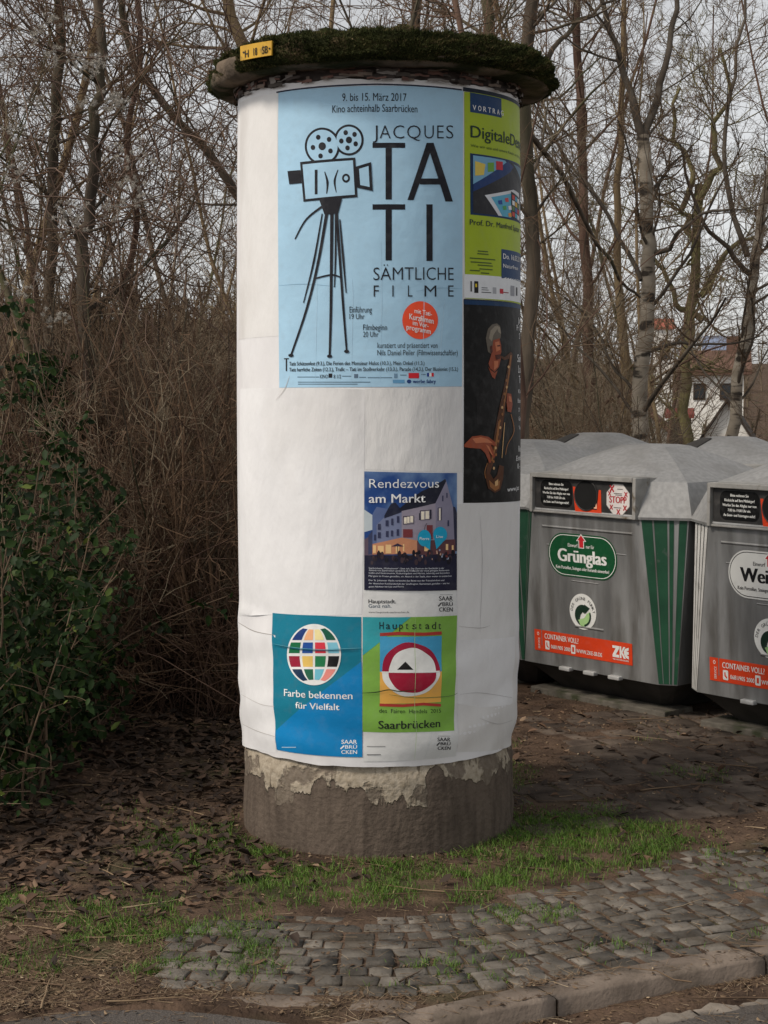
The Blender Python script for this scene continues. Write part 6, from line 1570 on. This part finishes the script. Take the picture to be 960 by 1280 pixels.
# --- evergreen shrub at the left edge, ivy on the trunk above it
def leaf_cloud(name, pts, size, mats, parent, base, seed, tone_of=None):
    g = np.random.default_rng(seed); n = len(pts)
    nrm = g.normal(0, 1, (n, 3)) + np.array([0.25, -0.9, 0.75]); nrm /= np.linalg.norm(nrm, axis=1, keepdims=True)
    ax = np.cross(nrm, g.normal(0, 1, (n, 3))); ax[:, 2] -= 0.25; ax /= np.linalg.norm(ax, axis=1, keepdims=True)
    sd = np.cross(nrm, ax); sd /= np.linalg.norm(sd, axis=1, keepdims=True)
    L = size * g.uniform(0.40, 1.30, n)[:, None]; W = L * g.uniform(0.24, 0.33, n)[:, None]
    o = pts - base
    V = np.stack([o, o + ax * L * .3 + sd * W * .9 + nrm * L * .03, o + ax * L * .68 + sd * W * .8 + nrm * L * .02, o + ax * L - nrm * L * .08, o + ax * L * .68 - sd * W * .8 + nrm * L * .02, o + ax * L * .3 - sd * W * .9 + nrm * L * .03], 1).reshape(-1, 3)
    i = np.arange(n)[:, None] * 6
    Fq = np.concatenate([i + np.array([[0, 3, 2, 1]]), i + np.array([[0, 5, 4, 3]])], 1).reshape(-1, 4)
    t = np.repeat(np.clip(g.normal(0.45, 0.22, n), 0, 1), 2)
    return mesh_np(name, V, Fq, mats, parent, attr=t)
leaf_m = tone_mat('evergreen_leaf', [(0, (0.007, 0.015, 0.005)), (0.5, (0.015, 0.033, 0.008)), (0.82, (0.031, 0.060, 0.013)), (1, (0.110, 0.140, 0.030))], rough=0.55, spec=0.14, translucent=0.15)
def shrub(label, lo_px, seed, n_st, name='evergreen_shrub', top=1.75):
    g = np.random.default_rng(seed)
    bx, by = G(*lo_px); base = np.array([bx, by, 0.0])
    t = thing(name, label, 'shrub', tuple(base), 0)
    a = g.uniform(0, 6.28, n_st); le = np.abs(g.normal(0, 0.17, n_st))
    p = base + np.stack([g.normal(0, 0.14, n_st), g.normal(0, 0.22, n_st), np.zeros(n_st)], 1)
    P1, R1 = grow(g, p, np.stack([np.cos(a) * le, np.sin(a) * le, np.ones(n_st)], 1), g.uniform(0.5, top, n_st), g.uniform(0.004, 0.009, n_st), 9, 0.13, -0.03)
    p, d, l2, r = spawn(g, P1, R1, 12, 0.10, 1.0, 55, 0.26, 0.6, np.ones(n_st) * 1.3); P2, R2_ = grow(g, p, d, l2, np.maximum(r, 0.002), 7, 0.16, -0.04)
    v, f = join([tubes(P1 - base, R1, 4), tubes(P2 - base, R2_, 3)]); mesh_np('stems', v, f, twig_brown, t)
    pts = np.concatenate([P2[:, 1:].reshape(-1, 3), (P2[:, :-1] * 0.5 + P2[:, 1:] * 0.5).reshape(-1, 3), P1[:, 3:].reshape(-1, 3)])
    pts = pts + g.normal(0, 0.012, pts.shape); pts = pts[pts[:, 2] > 0.04]
    leaf_cloud('foliage', pts, 0.050, leaf_m, t, base, seed + 1)
    return t
shrub('broad dark green evergreen shrub just inside the left edge', (-8, 985), 81, 30)
shrub('evergreen shrub reaching farthest right towards the pillar, in front of the brambles', (40, 955), 82, 20)
shrub('tallest evergreen shrub, cut off by the left edge', (-62, 940), 84, 26, top=2.5)
shrub('low evergreen shrub nearest to the grass at the left edge', (-42, 1030), 83, 18)
# ivy climbing the trunk
iv = thing('ivy', 'dark ivy climbing the vine-wrapped trunk above the evergreen shrub', 'ivy', tuple(at(70, 760, 9.6)), 0)
ib = np.array(iv.location); n = 1500
py = g.uniform(440, 760, n); px = 62 + g.normal(0, 15, n) + 12 * np.sin(py / 40)
pts = np.stack([at(a, b, 9.6 + c) for a, b, c in zip(px, py, g.normal(0, 0.10, n))])
leaf_cloud('foliage', pts, 0.055, leaf_m, iv, ib, 91)
k = np.linspace(780, 430, 14); P_ = np.stack([np.stack([at(62 + 12 * math.sin(b / 40) + o, b, 9.65) for b in k]) for o in (-8, 0, 9)]) - ib
v, f = tubes(P_, np.full((3, 14), 0.008), 5); mesh_np('stems', v, f, bark_dark, iv)

# --- the wood on the slope behind: reads as one brown mass
g = np.random.default_rng(101)
n = 1050; Y = g.uniform(36, 235, n); px = g.uniform(-700, 1660, n); px = np.where((px > 760) & (px < 950) & ((Y < 50) | ((Y < 100) & (px < 925) & (g.random(n) < 0.3))), px - 420, px)
x = (px - 480) / F_PX * Y; z = gz(x, Y); h = g.uniform(2.2, 4.4, n) * (0.7 + 0.3 * (Y / 100))
P1, R1 = grow(g, np.stack([x, Y, z - 0.2], 1), np.stack([g.normal(0, .05, n), g.normal(0, .05, n), np.ones(n)], 1), h, 0.10 + 0.03 * g.random(n), 7, 0.05, 0.02, 0.25)
p, d, l2, r = spawn(g, P1, R1, 12, 0.12, 1.0, 48, 0.30, 0.45, h); P2, R2_ = grow(g, p, d, l2, np.maximum(r, 0.02), 5, 0.13, 0.04)
p, d, l3, r = spawn(g, P2, R2_, 7, 0.1, 1.0, 42, 0.5, 0.6, l2); P3, R3 = grow(g, p, d, l3, np.maximum(r, 0.012), 4, 0.15, 0.04)
v, f = join([tubes(P1, R1, 5), tubes(P2, R2_, 3), tubes(P3, R3, 3)])
tag(mesh_np('far_wood', v, f, noise_mat('far_twigs', (0.105, 0.080, 0.058), (0.18, 0.14, 0.098), scale=0.2, rough=0.95, c3=(0.10, 0.095, 0.05), s3=0.06, lo3=0.5, hi3=0.6, spec=0.1)), 'distant leafless wood on the slope behind everything', 'wood', kind='stuff')
